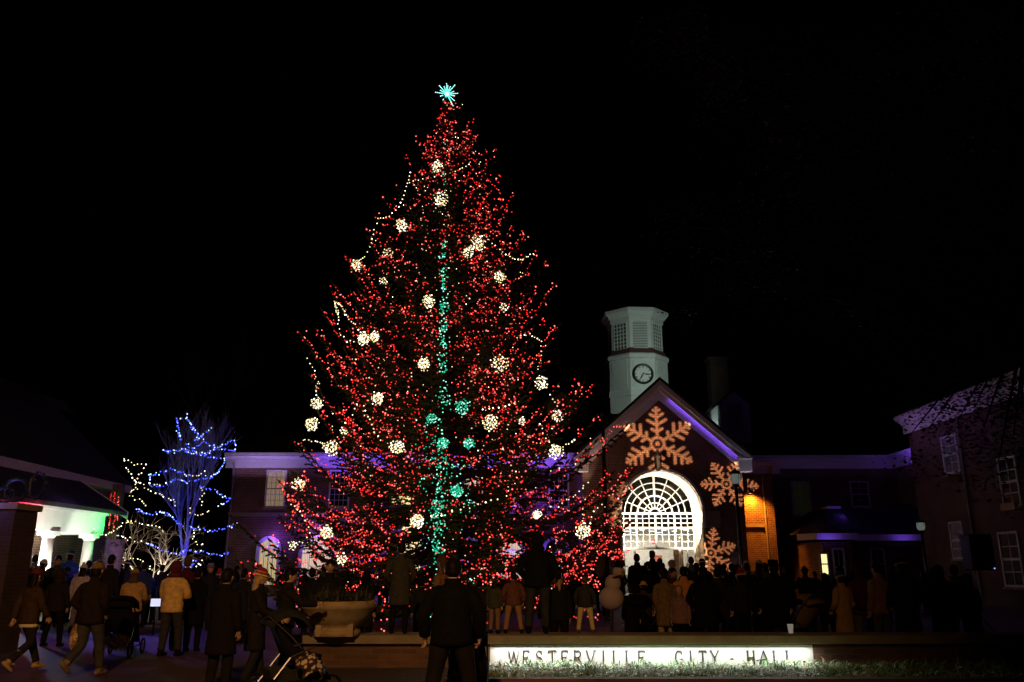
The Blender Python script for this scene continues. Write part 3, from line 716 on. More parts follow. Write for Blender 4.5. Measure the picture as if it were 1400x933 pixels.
def facebox(mb,ang,ap,u0,u1,z0,z1,d0,d1):
    """box on an octagon face: ang of its outward normal, u along face"""
    n_=Vector((math.cos(R(ang)),math.sin(R(ang)),0)); t=Vector((-n_.y,n_.x,0)); c=Vector((tc_,YT+3,0))
    vs=[]
    for d in(d0,d1):
        for (u,z) in((u0,z0),(u1,z0),(u1,z1),(u0,z1)): p=c+n_*(ap+d)+t*u; vs.append((p.x,p.y,z))
    mb.add(vs,[(0,1,2,3),(7,6,5,4),(0,4,5,1),(1,5,6,2),(2,6,7,3),(3,7,4,0)])
for ang in range(0,360,45):
    # corner boards and lapped siding on the clock stage
    mb=MB(); zt_,zb_=ZT(491),ZT(531); nz=15
    if ang!=270:
        for i in range(nz):
            a=zb_+(zt_-zb_)*i/nz; facebox(mb,ang,ap1,-side1*.36,side1*.36,a,a+(zt_-zb_)/nz*.72,.001,.045)
    else: facebox(mb,ang,ap1,-side1*.40,side1*.40,zb_+.1,zt_-.1,.001,.05)
    mb.obj('siding',TWHITE,cup)
    zt_,zb_=ZT(439),ZT(475)
    if ang%90==0:
        mb=MB(); nz=16
        for i in range(nz): a=zb_+(zt_-zb_)*i/nz; facebox(mb,ang,ap2,-side2*.33,side2*.33,a,a+(zt_-zb_)/nz*.6,.001,.07)
        lv=mb.obj('louvre',TWHITE,cup)
        mb=MB(); facebox(mb,ang,ap2,-side2*.33,side2*.33,zb_,zt_,.0005,.02); mb.obj('louvre_back',DGLASS,lv)
    else:
        mb=MB(); facebox(mb,ang,ap2,-side2*.34,side2*.34,zb_,zt_,.001,.02); wn=mb.obj('window',pmat('belfry_glass',(.10,.10,.05),.3,.4,1),cup)
        mb=MB()
        for i in range(5): u=-side2*.34+side2*.68*i/4; facebox(mb,ang,ap2,u-.03,u+.03,zb_,zt_,.02,.07)
        for i in range(8): z=zb_+(zt_-zb_)*i/7; facebox(mb,ang,ap2,-side2*.34,side2*.34,z-.03,z+.03,.021,.066)
        mb.obj('sash',TWHITE,wn)
# clock
cc=at(876,511,YT+3-ap1-.06); cr=X(889,YT,511)-X(876,YT,511); yc=YT+3-ap1-.05
cc=Vector((tc_+0.0,yc,ZT(511.5))); 
mb=MB(); mb.tube([(cc.x,yc,cc.z),(cc.x,yc-.06,cc.z)],cr*.95,n=40); clk=mb.obj('clock',pmat('clock_face',(.75,.78,.74),.5,.03,2),cup)
mb=MB(); P=[Vector((cc.x+cr*math.cos(R(a)),yc-.05,cc.z+cr*math.sin(R(a)))) for a in range(0,361,9)]
mb.tube(P,[(.10,.07)]*len(P),n=8,cap=False); mb.obj('clock_rim',DMETAL,clk)
mb=MB(); yy=yc-.066
def cb(u0,v0,u1,v1,w,dy=0): bar2(mb,cc.x+u0*cr,cc.z+v0*cr,cc.x+u1*cr,cc.z+v1*cr,w*cr,yy-.006-dy,yy-dy)
ROM=['XII','I','II','III','IIII','V','VI','VII','VIII','IX','X','XI']
for i,s_ in enumerate(ROM):
    a=R(90-30*i); rd=Vector((math.cos(a),math.sin(a))); tg=Vector((rd.y,-rd.x)); w_={'I':.055,'V':.11,'X':.11}
    tot=sum(w_[c] for c in s_); u=-tot/2
    for c in s_:
        m_=u+w_[c]/2; p0=rd*.68+tg*m_; p1=rd*.88+tg*m_
        if c=='I': cb(p0.x,p0.y,p1.x,p1.y,.036)
        elif c=='V': q=rd*.88+tg*(m_-.035); q2=rd*.88+tg*(m_+.035); cb(p0.x,p0.y,q.x,q.y,.026); cb(p0.x,p0.y,q2.x,q2.y,.015,.001)
        else:
            a1=rd*.68+tg*(m_-.035);a2=rd*.88+tg*(m_+.035);b1=rd*.68+tg*(m_+.035);b2=rd*.88+tg*(m_-.035); cb(a1.x,a1.y,a2.x,a2.y,.026); cb(b1.x,b1.y,b2.x,b2.y,.015,.001)
        u+=w_[c]
mb.obj('numerals',DMETAL,clk)
mb=MB(); yy=yc-.075
cb(-.08,.01,.76,-.08,.085); cb(.25,-.03,.6,-.065,.15,.002); cb(.05,.10,-.33,-.60,.11,.012); cb(-.08,-.14,-.24,-.43,.17,.014); mb.tube([(cc.x,yy,cc.z),(cc.x,yy-.03,cc.z)],.08*cr,n=12)
mb.obj('clock_hands',DMETAL,clk)
_c=Vector((tc_,YT+3,0)); _r=Matrix.Rotation(R(3.5),3,'Z'); cup.rotation_euler=(0,0,R(3.5)); cup.location=_c-_r@_c
# cupola floods standing on the entrance roof
TC=(.80,1,.88)
lamp('cupola_flood','SPOT',(tc_-5.2,YT-3.6,ZT(600)+.3),1150,TC,(tc_-1,YT+1,ZT(500)),size=.15,angle=75,blend=.8)
lamp('cupola_flood','SPOT',(tc_+2.5,YT-9.5,ZT(598)+4.4),1050,TC,(tc_+.3,YT+1,ZT(505)),size=.15,angle=75,blend=.8)
# ---- right link with orange alcove
YA=46.5; xa=X(1014,YA,700); xb=X(1058,YA,700); zk=Z(648,YA)
mb=MB(); mb.box(gx+hw+.002,xb+.0,YA,YA+.4,-.05,zk); mb.obj('link_wall',BRICK,hall)
cornice(hall,(gx+hw+.01,xb+.5,'y',YA),zk,[(o,z*.85) for o,z in CPROF],WHITE)
cornice(hall,(YA-.4,YA+4,'x+',xb),zk,[(o,z*.85) for o,z in CPROF],WHITE)
mb=MB(); mb.box(xb-.42,xb,YA-.12,YA-.002,0,zk); mb.obj('pilaster',BRICK,hall); mb=MB(); mb.box(gx+hw+.1,xb-.56,YA-.08,YA-.003,Z(721,YA),Z(717,YA)); mb.obj('string_course',STONE,hall); mb=MB(); mb.tube([(xb-.5,YA-.08,.1),(xb-.5,YA-.08,zk)],.055,n=8); mb.obj('downpipe',STONE,hall)
mb=MB(); lxx=X(1025,YA,675); mb.box(lxx-.1,lxx+.1,YA-.22,YA-.05,Z(676,YA),Z(668,YA)); mb.obj('lantern',DMETAL,hall)
lamp('orange_wall_lamp','SPOT',(lxx,YA-.55,Z(676,YA)),800,(1,.30,.02),(lxx,YA+.15,Z(706,YA)),size=.1,angle=118,blend=.9)
lamp('orange_wall_lamp','SPOT',(xb-.5,YA-.9,zk-.1),700,(1,.27,.02),(xb-.3,YA-.1,.8),size=.1,angle=44,blend=.8)
# ---- long dark wall to the right
YD=51.0; zd=Z(641,YD); xd0=xb-.1; xd1=23.4
mb=MB(); mb.box(xd0,xd1,YD,YD+.4,-.05,zd); mb.obj('wing_wall',BRICK,hall)
mb=MB(); mb.box(xd1,xd1+.4,43.5,YD+.4,-.05,zd); mb.obj('side_wall',BRICK,hall)
cornice(hall,(xd0,xd1,'y',YD),zd,[(o,z*.9) for o,z in CPROF],WHITE); cornice(hall,(43.5,YD,'x-',xd1),zd,[(o,z*.9) for o,z in CPROF],WHITE)
window(hall,X(1084,YD,680),X(1106,YD,680),Z(703,YD),Z(660,YD),YD,2,4,winmat('green_window',(.35,.45,.05),.008))
window(hall,X(1165,YD,680),X(1187,YD,680),Z(692,YD),Z(660,YD),YD,2,4,DGLASS)
wash(xd0+1,xd1-.5,YD-.8,zd-.4,1.0,(.5,.32,1))
o=lamp('cornice_washer','AREA',(xd1-.9,47.3,zd-.4),45,VIOLET,None,.08,6.5); o.rotation_euler=(-Vector((.5,0,1))).to_track_quat('Z','Y').to_euler()
# mauve spill on the gable cornice and the returns
lamp('mauve_flood','SPOT',(gx-hw-3,YE-7,.6),420,(1,.55,.5),(gx-hw*.8,YE,eave),size=.2,angle=60,blend=.9)
lamp('return_flood','SPOT',(gx-hw+.3,YE-.9,eave-2.6),130,(1,.72,.62),(gx-hw+.1,YE-.3,eave-.3),size=.05,angle=40,blend=.6)
lamp('return_flood','SPOT',(gx+hw+.4,YE-.9,eave-2.6),90,(.85,.75,1),(gx+hw+.2,YE-.3,eave-.3),size=.05,angle=40,blend=.6)
# doorway floods
for sx,e in((-1,420),(1,560)): lamp('doorway_flood','SPOT',(ax+sx*(ar-.5),YE+.5,spring-1.2),e*1.1,(1,.88,.66),(ax+sx*(ar-.3),YE+2.0,spring+.2),size=.08,angle=150,blend=.3)
lamp('doorway_flood','SPOT',(ax,YE+.6,spring+.4),150,(1,.88,.66),(ax,YE+2.2,spring+.9),size=.1,angle=150,blend=.3)
# ---- snowflake gobo projectors
def gobo(loc,target,energy,R0,col=(1,.52,.27),rot=0,seedw=.037):
    o=lamp('snowflake_projector','SPOT',loc,energy,col,target,size=.012,angle=20,blend=0)
    l=o.data; l.use_nodes=True; nt=l.node_tree; em=[n for n in nt.nodes if n.type=='EMISSION'][0]
    def M(op,a,b=None,c=None,clamp=False):
        n=nt.nodes.new('ShaderNodeMath'); n.operation=op; n.use_clamp=clamp
        for i,v in enumerate((a,b,c)):
            if v is None: continue
            if isinstance(v,(int,float)): n.inputs[i].default_value=v
            else: nt.links.new(v,n.inputs[i])
        return n.outputs[0]
    tc=nt.nodes.new('ShaderNodeTexCoord'); sp=nt.nodes.new('ShaderNodeSeparateXYZ'); nt.links.new(tc.outputs['Normal'],sp.inputs[0])
    x=M('DIVIDE',sp.outputs['X'],sp.outputs['Z']); y=M('DIVIDE',sp.outputs['Y'],sp.outputs['Z'])
    x=M('DIVIDE',x,R0); y=M('DIVIDE',y,R0)
    r=M('SQRT',M('ADD',M('MULTIPLY',x,x),M('MULTIPLY',y,y)))
    an=M('ADD',M('ARCTAN2',y,x),R(rot)+math.pi*4)
    t=M('MODULO',an,math.pi/3); t=M('ABSOLUTE',M('SUBTRACT',t,math.pi/6))
    u=M('MULTIPLY',r,M('COSINE',t)); v=M('MULTIPLY',r,M('SINE',t))      # u along the arm, v>=0 off it
    def seg(bu,bv,du,dv,L,w):
        pu=M('SUBTRACT',u,bu); pv=M('SUBTRACT',v,bv)
        h=M('MINIMUM',M('MAXIMUM',M('ADD',M('MULTIPLY',pu,du),M('MULTIPLY',pv,dv)),0),L)
        qu=M('SUBTRACT',pu,M('MULTIPLY',h,du)); qv=M('SUBTRACT',pv,M('MULTIPLY',h,dv))
        d=M('SQRT',M('ADD',M('MULTIPLY',qu,qu),M('MULTIPLY',qv,qv)))
        return M('SUBTRACT',d,w)
    c60,s60=.5,.866
    ds=[seg(.16,0,1,0,.80,seedw),seg(.70,0,c60,s60,.18,seedw),seg(.50,0,c60,s60,.27,seedw),seg(.32,0,c60,s60,.15,seedw),seg(.86,0,c60,s60,.09,seedw*.9)]
    ds.append(M('SUBTRACT',M('ABSOLUTE',M('SUBTRACT',r,.17)),.035))
    ds.append(M('SUBTRACT',r,.06))
    d=ds[0]
    for q in ds[1:]: d=M('MINIMUM',d,q)
    mask=M('SUBTRACT',.5,M('DIVIDE',d,.05),clamp=True)
    nt.links.new(mask,em.inputs['Strength'])
    return o
g1=at(899,607,YE); g2=at(993,662,YE); g3=at(972,756,YE); g4=at(845,690,YE)
PJ=Vector((gx-5.2,24.0,5.6))
def rat(px): return (X(899+px,YE,607)-X(899,YE,607))
GE=50000
gobo(PJ,g1,GE,rat(51)/(g1-PJ).length,rot=0)
gobo(PJ+Vector((.25,0,0)),g2,GE,rat(34)/(g2-PJ).length,rot=30)
gobo(PJ+Vector((.5,0,0)),g3,GE*.9,rat(33)/(g3-PJ).length,rot=10)
gobo(PJ+Vector((-.25,0,0)),g4,GE*.5,rat(34)/(g4-PJ).length,rot=15)
# ---- single storey porch bay in the corner
bay=thing('porch_building','low brick building with a dark hipped roof in the right corner','building',(0,0,0))
BY=44.0; bx0=X(1118,BY,770); bx1=X(1166,BY,770); bz=Z(741,BY)
mb=MB(); mb.prism([(bx0,49),(bx0,BY+1.3),(bx0+.35,BY),(bx1,BY),(bx1+.4,BY+1.8),(23.2,BY+1.8),(23.2,49)],'z',-.05,bz); mb.obj('wall',BRICK,bay)
zr=Z(696,47)
mb=MB(); mb.add([(bx0-.5,49.2,bz+.42),(bx0-.5,BY+1.0,bz+.42),(bx0+.2,BY-.5,bz+.42),(bx1+.2,BY-.5,bz+.42),(bx1+.7,BY+1.3,bz+.42),(23.3,BY+1.3,bz+.42),
   (bx0+1.9,50,zr),(bx0+1.9,BY+3,zr),(bx1+.8,BY+2.9,zr),(23.3,BY+3.6,zr)],[(0,1,7,6),(1,2,7),(2,3,8,7),(3,4,8),(4,5,9,8)]); mb.obj('roof',SLATE,bay)
mb=MB(); 
mb.box(bx0-.1,bx1+.2,BY-.5,BY-.35,bz+.1,bz+.42); mb.box(bx1+.72,23.3,BY+1.2,BY+1.35,bz+.1,bz+.42)
mb.prism([(bx0-.5,BY+1.0),(bx0-.12,BY-.35),(bx0-.1,BY-.5),(bx0-.62,BY+1.0)],'z',bz+.1,bz+.42); mb.obj('fascia',WHITE,bay)
mb=MB(); mb.box(bx0+1.9,bx1+.8,BY+2.85,BY+2.95,zr,zr+.14); mb.box(bx0+1.8,bx0+1.9,BY+2.8,49,zr-.003,zr+.13); mb.obj('ridge_trim',WHITE,bay)
window(bay,X(1123,BY,770),X(1131,BY,770),Z(785,BY),Z(758,BY),BY,1,2,wY)
window(bay,X(1141,BY,770),X(1153,BY,770),Z(800,BY),Z(752,BY),BY,2,2,DGLASS)
window(bay,X(1193,BY+1.8,770),X(1208,BY+1.8,770),Z(790,BY+1.8),Z(752,BY+1.8),BY+1.8,2,2,DGLASS)
wash(bx0,bx1-.9,BY-.9,bz-.1,3,VIOLET); wash(X(1234,BY),X(1256,BY),BY+.8,bz+.05,2,VIOLET); lamp('violet_flood','POINT',(bx0+2.3,BY+1.8,zr-.25),4,VIOLET,size=.05)
# ================================================================= right hand house
house=thing('brick_house','two storey brick house with white eaves closing the right side of the court','building',(0,0,0))
HX=20.1; HY0,HY1=20.0,41.6; hz=Z(590,41)
mb=MB(); mb.box(HX,HX+9,HY0,HY1,-.05,hz); mb.obj('wall',brickmat('shaded_house_brick',(.10,.045,.028),(.06,.03,.02),(.10,.08,.06),bw=.26,bh=.1,ms=.014),house)  # night shade put into the brick colour; same brick as the hall
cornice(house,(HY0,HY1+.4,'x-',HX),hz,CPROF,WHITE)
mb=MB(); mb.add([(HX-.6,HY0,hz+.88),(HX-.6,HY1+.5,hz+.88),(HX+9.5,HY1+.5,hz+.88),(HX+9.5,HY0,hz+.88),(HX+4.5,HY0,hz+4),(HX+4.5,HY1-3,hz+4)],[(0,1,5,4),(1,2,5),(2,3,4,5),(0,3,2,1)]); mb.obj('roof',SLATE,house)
def yx(px,py=680):   # where the ray through a pixel column meets the plane x=HX
    lo,hi=10,60
    for _ in range(40):
        m=(lo+hi)/2
        if at(px,py,m).x<HX: lo=m
        else: hi=m
    return lo
def hwin(px0,px1,py0,py1,pane,nx=2,nz=4):
    y0,y1=yx(px1,(py0+py1)/2),yx(px0,(py0+py1)/2); ym=(y0+y1)/2
    window(house,y0,y1,Z(py1,ym),Z(py0,ym),HX,nx,nz,pane,face='x-',mw=.04)
wV=winmat('dim_window',(.45,.42,.5),.012)
hwin(1291,1310,598,645,wV); hwin(1240,1256,742,800,DGLASS) if False else None
hwin(1302,1318,716,762,wV); hwin(1370,1392,628,690,DGLASS); hwin(1372,1396,730,800,DGLASS)
ydp=yx(1322,660); mb=MB(); mb.tube([(HX-.08,ydp,.1),(HX-.08,ydp,hz)],.055,n=8); mb.obj('downpipe',pmat('pipe_paint',(.3,.28,.27),.5),house)
ylp=yx(1384,690); mb=MB(); mb.box(HX-.22,HX-.002,ylp-.5,ylp+.5,Z(698,ylp),Z(688,ylp)); mb.obj('orange_lit_sill',pmat('orange_lit_sill',(.5,.32,.16),.7),house)  # sill ledge with orange lamplight put into its colour
for px_,e in((1252,14),(1280,8),(1300,6),(1330,6)):
    y_=yx(px_,570); lamp('eave_lamp','POINT',(HX-1.0,y_,hz-.3),e*.6,(.5,.25,1),size=.1)
# ================================================================= left porch building
lodge=thing('porch_lodge','white columned porch under a dark roof at left, lit white, green and red','building',(0,0,0))
LX=-16.7; ly0,ly1=24.0,34.6; lz0,lz1=2.85,3.62
def LP(px,py,x=LX):
    lo,hi=5,80
    for _ in range(40):
        m=(lo+hi)/2
        if at(px,py,m).x>x: lo=m
        else: hi=m
    return lo
mb=MB(); mb.box(LX-.35,LX,ly0,ly1,lz0,lz1); mb.box(LX-3.9,LX-.351,ly1-.35,ly1,lz0,lz1-.003); mb.box(LX-.40,LX+.10,ly0,ly1+.1,lz1,lz1+.1); mb.obj('entablature',WHITE,lodge)
for px_ in(66,122):
    y=LP(px_,735,LX-.18); mb=MB(); mb.smooth=True
    mb.tube([(LX-.18,y,.25),(LX-.18,y,1.2),(LX-.18,y,2.6)],[.235,.23,.19],n=20); mb.smooth=False
    mb.box(LX-.45,LX+.09,y-.27,y+.27,0,.12); mb.tube([(LX-.18,y,.12),(LX-.18,y,.25)],.26,n=20); mb.tube([(LX-.18,y,2.6),(LX-.18,y,2.7)],[.2,.26],n=20); mb.box(LX-.46,LX+.10,y-.28,y+.28,2.7,lz0-.002); mb.obj('column',WHITE,lodge)
mb=MB(); mb.box(LX-4.3,LX-4,ly0-4,ly1+1.5,0,5); mb.box(LX-4,LX-.6,ly0,ly0+.2,0,3.3); mb.obj('back_wall',pmat('porch_wall',(.5,.5,.46),.8,.1,2),lodge)
mb=MB(); mb.box(LX-4,LX-.352,ly0+.2,ly1-.36,3.3,3.4); mb.obj('porch_ceiling',WHITE,lodge)
y=LP(52,760,LX-3.9); mb=MB(); mb.box(LX-3.99,LX-3.9,y-1.6,y+1.6,0,2.5); mb.obj('door',pmat('green_door',(.10,.13,.06),.5),lodge)
mb=MB(); mb.box(LX-4.0,LX-3.85,y+1.6,y+1.85,0,2.6); mb.obj('door_frame',pmat('amber_frame',(.5,.33,.12),.6),lodge)
# lower roof sloping up to the left, main block with dormer behind
mb=MB(); mb.add([(LX+.45,ly0-2,lz1+.05),(LX+.45,ly1+.9,lz1+.05),(LX-5.5,ly1+.9,lz1+3.6),(LX-5.5,ly0-2,lz1+3.6),(LX+.45,ly0-2,lz1+.2),(LX+.45,ly1+.9,lz1+.2),(LX-5.5,ly1+.9,lz1+3.8),(LX-5.5,ly0-2,lz1+3.8)],
 [(3,2,1,0),(4,5,6,7),(0,1,5,4),(1,2,6,5),(2,3,7,6),(3,0,4,7)]); mb.obj('roof',SLATE,lodge)
mb=MB(); mb.add([(LX+.46,ly1+.92,lz1-.1),(LX+.46,ly1+1.0,lz1-.1),(LX-5.5,ly1+1.0,lz1+3.5),(LX-5.5,ly1+.92,lz1+3.5),(LX+.46,ly1+.92,lz1+.22),(LX+.46,ly1+1.0,lz1+.22),(LX-5.5,ly1+1.0,lz1+3.82),(LX-5.5,ly1+.92,lz1+3.82)],
 [(0,3,2,1),(4,5,6,7),(0,1,5,4),(1,2,6,5),(2,3,7,6),(3,0,4,7)]); mb.obj('barge_board',WHITE,lodge)
mainb=thing('dormered_house','dark roofed house with one small white dormer above the porch at the upper left','building',(0,0,0))
e0=at(60,637,37); e1=at(176,664,47)
mb=MB(); ez=5.4
ye0=(ez-EYE)/((at(60,637,10).z-EYE)/10); ye1=(ez-EYE)/((at(176,664,10).z-EYE)/10)
P0=at(60,637,ye0); P1=at(176,664,ye1)
d=(P1-P0); d.z=0; d.normalize(); nrm=Vector((-d.y,d.x,0)); 
if nrm.x>0: nrm=-nrm
Pm=P0-d*14
def quadbox(m,A,B,za,zb,off0,off1):
    v=[A+nrm*off0,B+nrm*off0,B+nrm*off1,A+nrm*off1]
    m.add([(q.x,q.y,za) for q in v]+[(q.x,q.y,zb) for q in v],[(0,3,2,1),(4,5,6,7),(0,1,5,4),(1,2,6,5),(2,3,7,6),(3,0,4,7)])
mb=MB(); quadbox(mb,Pm,P1,-.05,ez-.1,.6,9); mb.obj('wall',BRICK,mainb)
mb=MB(); quadbox(mb,Pm,P1+d*.4,ez-.35,ez,0,.15); quadbox(mb,Pm,P1+d*.4,ez-.34,ez-.3,.151,.62); mb.obj('eave_board',pmat('eave_paint',(.45,.38,.28),.6),mainb)
mb=MB(); A=Pm;B=P1+d*.4; rz=ez+4.6
v=[A-nrm*.05,B-nrm*.05,B+nrm*5,A+nrm*5,B+nrm*10,A+nrm*10]; zz=[ez,ez,rz,rz,ez,ez]
mb.add([(q.x,q.y,z) for q,z in zip(v,zz)],[(0,1,2,3),(3,2,4,5),(1,4,2),(0,3,5)]); mb.obj('roof',SLATE,mainb)
dy=40.0; c=at(42,575,dy); zt=Z(543,dy); zb=Z(603,dy); ze=Z(556,dy)
mb=MB(); xa_,xb_=at(44,580,dy).x,at(63,580,dy).x; mb.prism([(xa_,zb-1),(xb_,zb-1),(xb_,ze),((xa_+xb_)/2+.1,zt),(xa_,ze)],'y',dy,dy+.15)
mb.prism([(xa_-5,zb-1),(xa_-.002,zb-1),(xa_-.002,ze-.05),(xa_-5,ze-.05)],'y',dy+.02,dy+2); mb.obj('dormer',pmat('dormer_siding',(.45,.40,.36),.7,.1,20),mainb)
mb=MB(); mb.add([(xa_-5,dy-.2,ze),(xb_+.25,dy-.2,ze-.05),((xa_+xb_)/2+.1,dy-.2,zt+.12),(xa_-5,dy+1.2,zt+.12),(xb_+.25,dy+2,ze-.05),((xa_+xb_)/2+.1,dy+2,zt+.12)],[(0,1,2,3),(1,4,5,2),(2,5,3)]); mb.obj('dormer_roof',SLATE,mainb)
# porch lamps: white inside, red and green washes on the fascia
lamp('porch_lamp','POINT',(LX-1.4,LP(50,735),2.55),420,(.95,1,.82),size=.12)
lamp('porch_flood','SPOT',(LX+1.6,LP(60,735)-1,.5),950,(.95,1,.85),(LX-.3,LP(75,715),2.9),size=.1,angle=75,blend=.7)
lamp('porch_flood','SPOT',(LX+1.6,LP(118,735)-1.2,.5),700,(.95,1,.85),(LX-.3,LP(116,715),2.7),size=.1,angle=60,blend=.7)
lamp('red_flood','POINT',(LX+.5,LP(42,693)-.3,3.5),34,(1,.05,.12),size=.06)
lamp('green_flood','POINT',(LX+.6,LP(136,710)+.2,3.2),45,(.03,1,.12),size=.06)
lamp('violet_flood','POINT',(LX+.8,LP(80,700),4.2),7,(.5,.2,1),size=.1)
# blue floor wash and floods around the bare tree
lamp('blue_flood','SPOT',(LX+2,29,5),1100,(.22,.10,1),(X(222,20,870),20.5,0),size=.3,angle=22,blend=.8)
lamp('blue_flood','SPOT',(LX+1,26,4),220,(.12,.10,1),(X(20,16,880),18.5,0),size=.3,angle=40,blend=.8)
# ================================================================= sign wall, bed and kerb
SY=14.0
brownstone=pmat('wall_cap_stone',(.24,.19,.13),.8,.15,4,.2)
xs0=at(404,880,SY).x; sl=at(670,895,SY).x; sr=at(1112,895,SY).x; capz=Z(868,SY); cb_=Z(880,SY)
wall=thing('seat_wall','low brick seat wall with a stone cap carrying the lit city hall name panel','wall',(0,0,0))
mb=MB(); mb.box(xs0,sl,SY,SY+.45,-.05,cb_); mb.box(sr,15,SY,SY+.45,-.05,cb_); mb.box(sl,sr,SY+.07,SY+.45,-.05,cb_); mb.obj('brick_body',BRICKL,wall)
mb=MB(); mb.box(xs0-.08,15.1,SY-.13,SY+.55,cb_+.001,capz); c_=mb.obj('cap',brownstone,wall)
bv=c_.modifiers.new('b','BEVEL'); bv.width=.012; bv.segments=2
LIME=pmat('limestone_panel',(.62,.60,.55),.75,.08,3,.15)
mb=MB(); n=5
for i in range(n):
    a=sl+(sr-sl)*i/n; b=sl+(sr-sl)*(i+1)/n; mb.box(a+(.003 if i else 0),b-(.003 if i<n-1 else 0),SY+.012,SY+.069,.0,cb_-.001)
pn=mb.obj('name_panel',LIME,wall)
mb=MB(); LETM=pmat('letter_metal',(.02,.02,.022),.5,.1,10)
def word(w,pa,pb):
    xa,xb=at(pa,898,SY).x,at(pb,898,SY).x; zt=Z(889.5,SY); zb=Z(908.5,SY); h=zt-zb; k=len(w)
    pitch=(xb-xa)/(k-1+.72) ; lw=min(h*.72,pitch*.72)
    for i,ch in enumerate(w): 
        x=xa+pitch*i; ww=lw*{'I':.5,'W':1.12,'A':1.05}.get(ch,.95); letter(mb,ch,x+(lw-ww)/2,zb,ww,h,SY-.012,SY+.013,.10,.05)
word('WESTERVILLE',696,884); word('CITY',922,983); word('HALL',1020,1086)
mb.obj('name_lettering',LETM,pn)
mb=MB(); mb.box(sl+.02,sr-.02,SY-.12,SY-.08,cb_-.010,cb_-.001); mb.obj('light_channel',DMETAL,wall)
nseg=6
for i in range(nseg):
    a=sl+.05+(sr-sl-.1)*i/nseg; b=sl+.05+(sr-sl-.1)*(i+1)/nseg
    o=lamp('panel_light','AREA',((a+b)/2,SY-.10,cb_-.016),[9.5,8,9,8.4,8,9][i],(.93,1,.97),((a+b)/2,SY-.24,0),(b-a)*.96,.02)
mb=MB()
random.seed(5)
mb.box(-5.6,15,12.35,SY,-.02,.05); tag(mb.obj('planting_bed',pmat('mulch',(.05,.03,.02),.95,.5,30,.8)),kind='structure')
mb=MB(); mb.box(at(1000,925,12.3).x-4,15,12.1,12.34,-.02,.12); k_=mb.obj('kerb',BRICKL); tag(k_,kind='structure')
# liriope clumps
GR=[pmat('liriope_green',(.09,.24,.06),.5,.4,6,spec=.4),pmat('liriope_pale',(.34,.46,.22),.5,.3,6,spec=.4),pmat('liriope_straw',(.55,.48,.32),.6,.3,6)]
mb=MB(); rnd=random.Random(11)
def blade(mb,x,y,z,L,az,lean,w,mi):
    mb.mi=mi; d=Vector((math.cos(az),math.sin(az),0)); sd=Vector((-d.y,d.x,0)); P=[]; k=4
    for i in range(k+1):
        t=i/k; a=lean*t*1.25; P.append(Vector((x,y,z))+d*(L*(t*math.sin(a)*.95))+Vector((0,0,L*t*max(.05,math.cos(a*1.05)))))
    vs=[]
    for i,p in enumerate(P): ww=w*(1-.85*(i/k)**2); vs+= [p-sd*ww,p+sd*ww]
    mb.add(vs,[(2*i,2*i+1,2*i+3,2*i+2) for i in range(k)])
xgl=at(648,920,13.3).x; xgr=at(1290,920,13.3).x
for c in range(680):
    u=rnd.random(); x=xgl+(12-xgl)*u; y=rnd.uniform(12.5,13.93)
    bright=1
    n=20 if x<xgr else 12
    hgt=rnd.uniform(.12,.20)+(.09 if y>13.2 else 0); 
    if x>xgr: hgt*=1.25
    cl=rnd.random()
    for b in range(n):
        r=rnd.random(); mi=0 if r<.55 else (1 if r<.82 else 2)
        if cl>.86: mi=2 if r>.3 else 1
        blade(mb,x+rnd.gauss(0,.05),y+rnd.gauss(0,.05),.04,hgt*rnd.uniform(.8,1.3),rnd.uniform(0,6.28),rnd.uniform(.7,1.75),rnd.uniform(.004,.009),mi)
g=mb.obj('ornamental_grass',GR,fix=False); tag(g,'strappy clumps of green and straw grass under the lit name panel','grass',kind='stuff')
mb=MB(); 
for i in range(150):
    x=rnd.uniform(xgl,xgr+1); y=rnd.uniform(12.45,13.8); z=rnd.uniform(.08,.24); s_=rnd.uniform(.02,.045); m=Matrix.Rotation(rnd.uniform(0,6.28),3,'Z')@Matrix.Rotation(rnd.uniform(-.9,.9),3,'X')
    mb.mi=rnd.choice((0,0,1)); mb.add([Vector((x,y,z))+m@Vector(v) for v in((-s_,0,0),(-s_*.3,-s_*.6,.2*s_),(s_,0,0),(-s_*.2,s_*.6,.25*s_))],[(0,1,2),(0,2,3)])
tag(mb.obj('fallen_leaves',[pmat('leaf_brown',(.30,.14,.05),.7,.3,10),pmat('leaf_gold',(.50,.30,.08),.7,.3,10)],fix=False),'dry brown and gold leaves caught in the ornamental grass','leaves',kind='stuff')
# ================================================================= the great Christmas tree
TY=25.0; TX=at(602,800,TY).x
PROF=[(135,611,611),(150,596,622),(170,585,632),(190,568,640),(215,560,652),(230,548,664),(262,532,692),(285,515,690),(330,500,700),(362,484,722),(400,468,748),(415,455,752),(440,420,752),(480,425,748),(520,440,756),(545,425,785),(600,392,828),(640,385,858),(690,350,862),(740,345,852),(790,356,845),(840,395,830)]
def prof_at(z):
    # lateral reach (left,right) in metres at height z
    py=None
    for i in range(len(PZ)-1):
        if PZ[i][0]>=z>=PZ[i+1][0]:
            t=(PZ[i][0]-z)/(PZ[i][0]-PZ[i+1][0]); return (PZ[i][1]*(1-t)+PZ[i+1][1]*t, PZ[i][2]*(1-t)+PZ[i+1][2]*t)
    return PZ[-1][1:] if z<PZ[-1][0] else PZ[0][1:]
PZ=[]
for (py,l,r) in PROF:
    c=at(603,py,TY); PZ.append((c.z,c.x-at(l,py,TY).x,at(r,py,TY).x-c.x))
tree=thing('christmas_tree','tall dark spruce dressed in red lights standing in front of the city hall','tree',(TX,TY,0))
BARK=pmat('spruce_bark',(.07,.05,.035),.9,.4,12,.6)
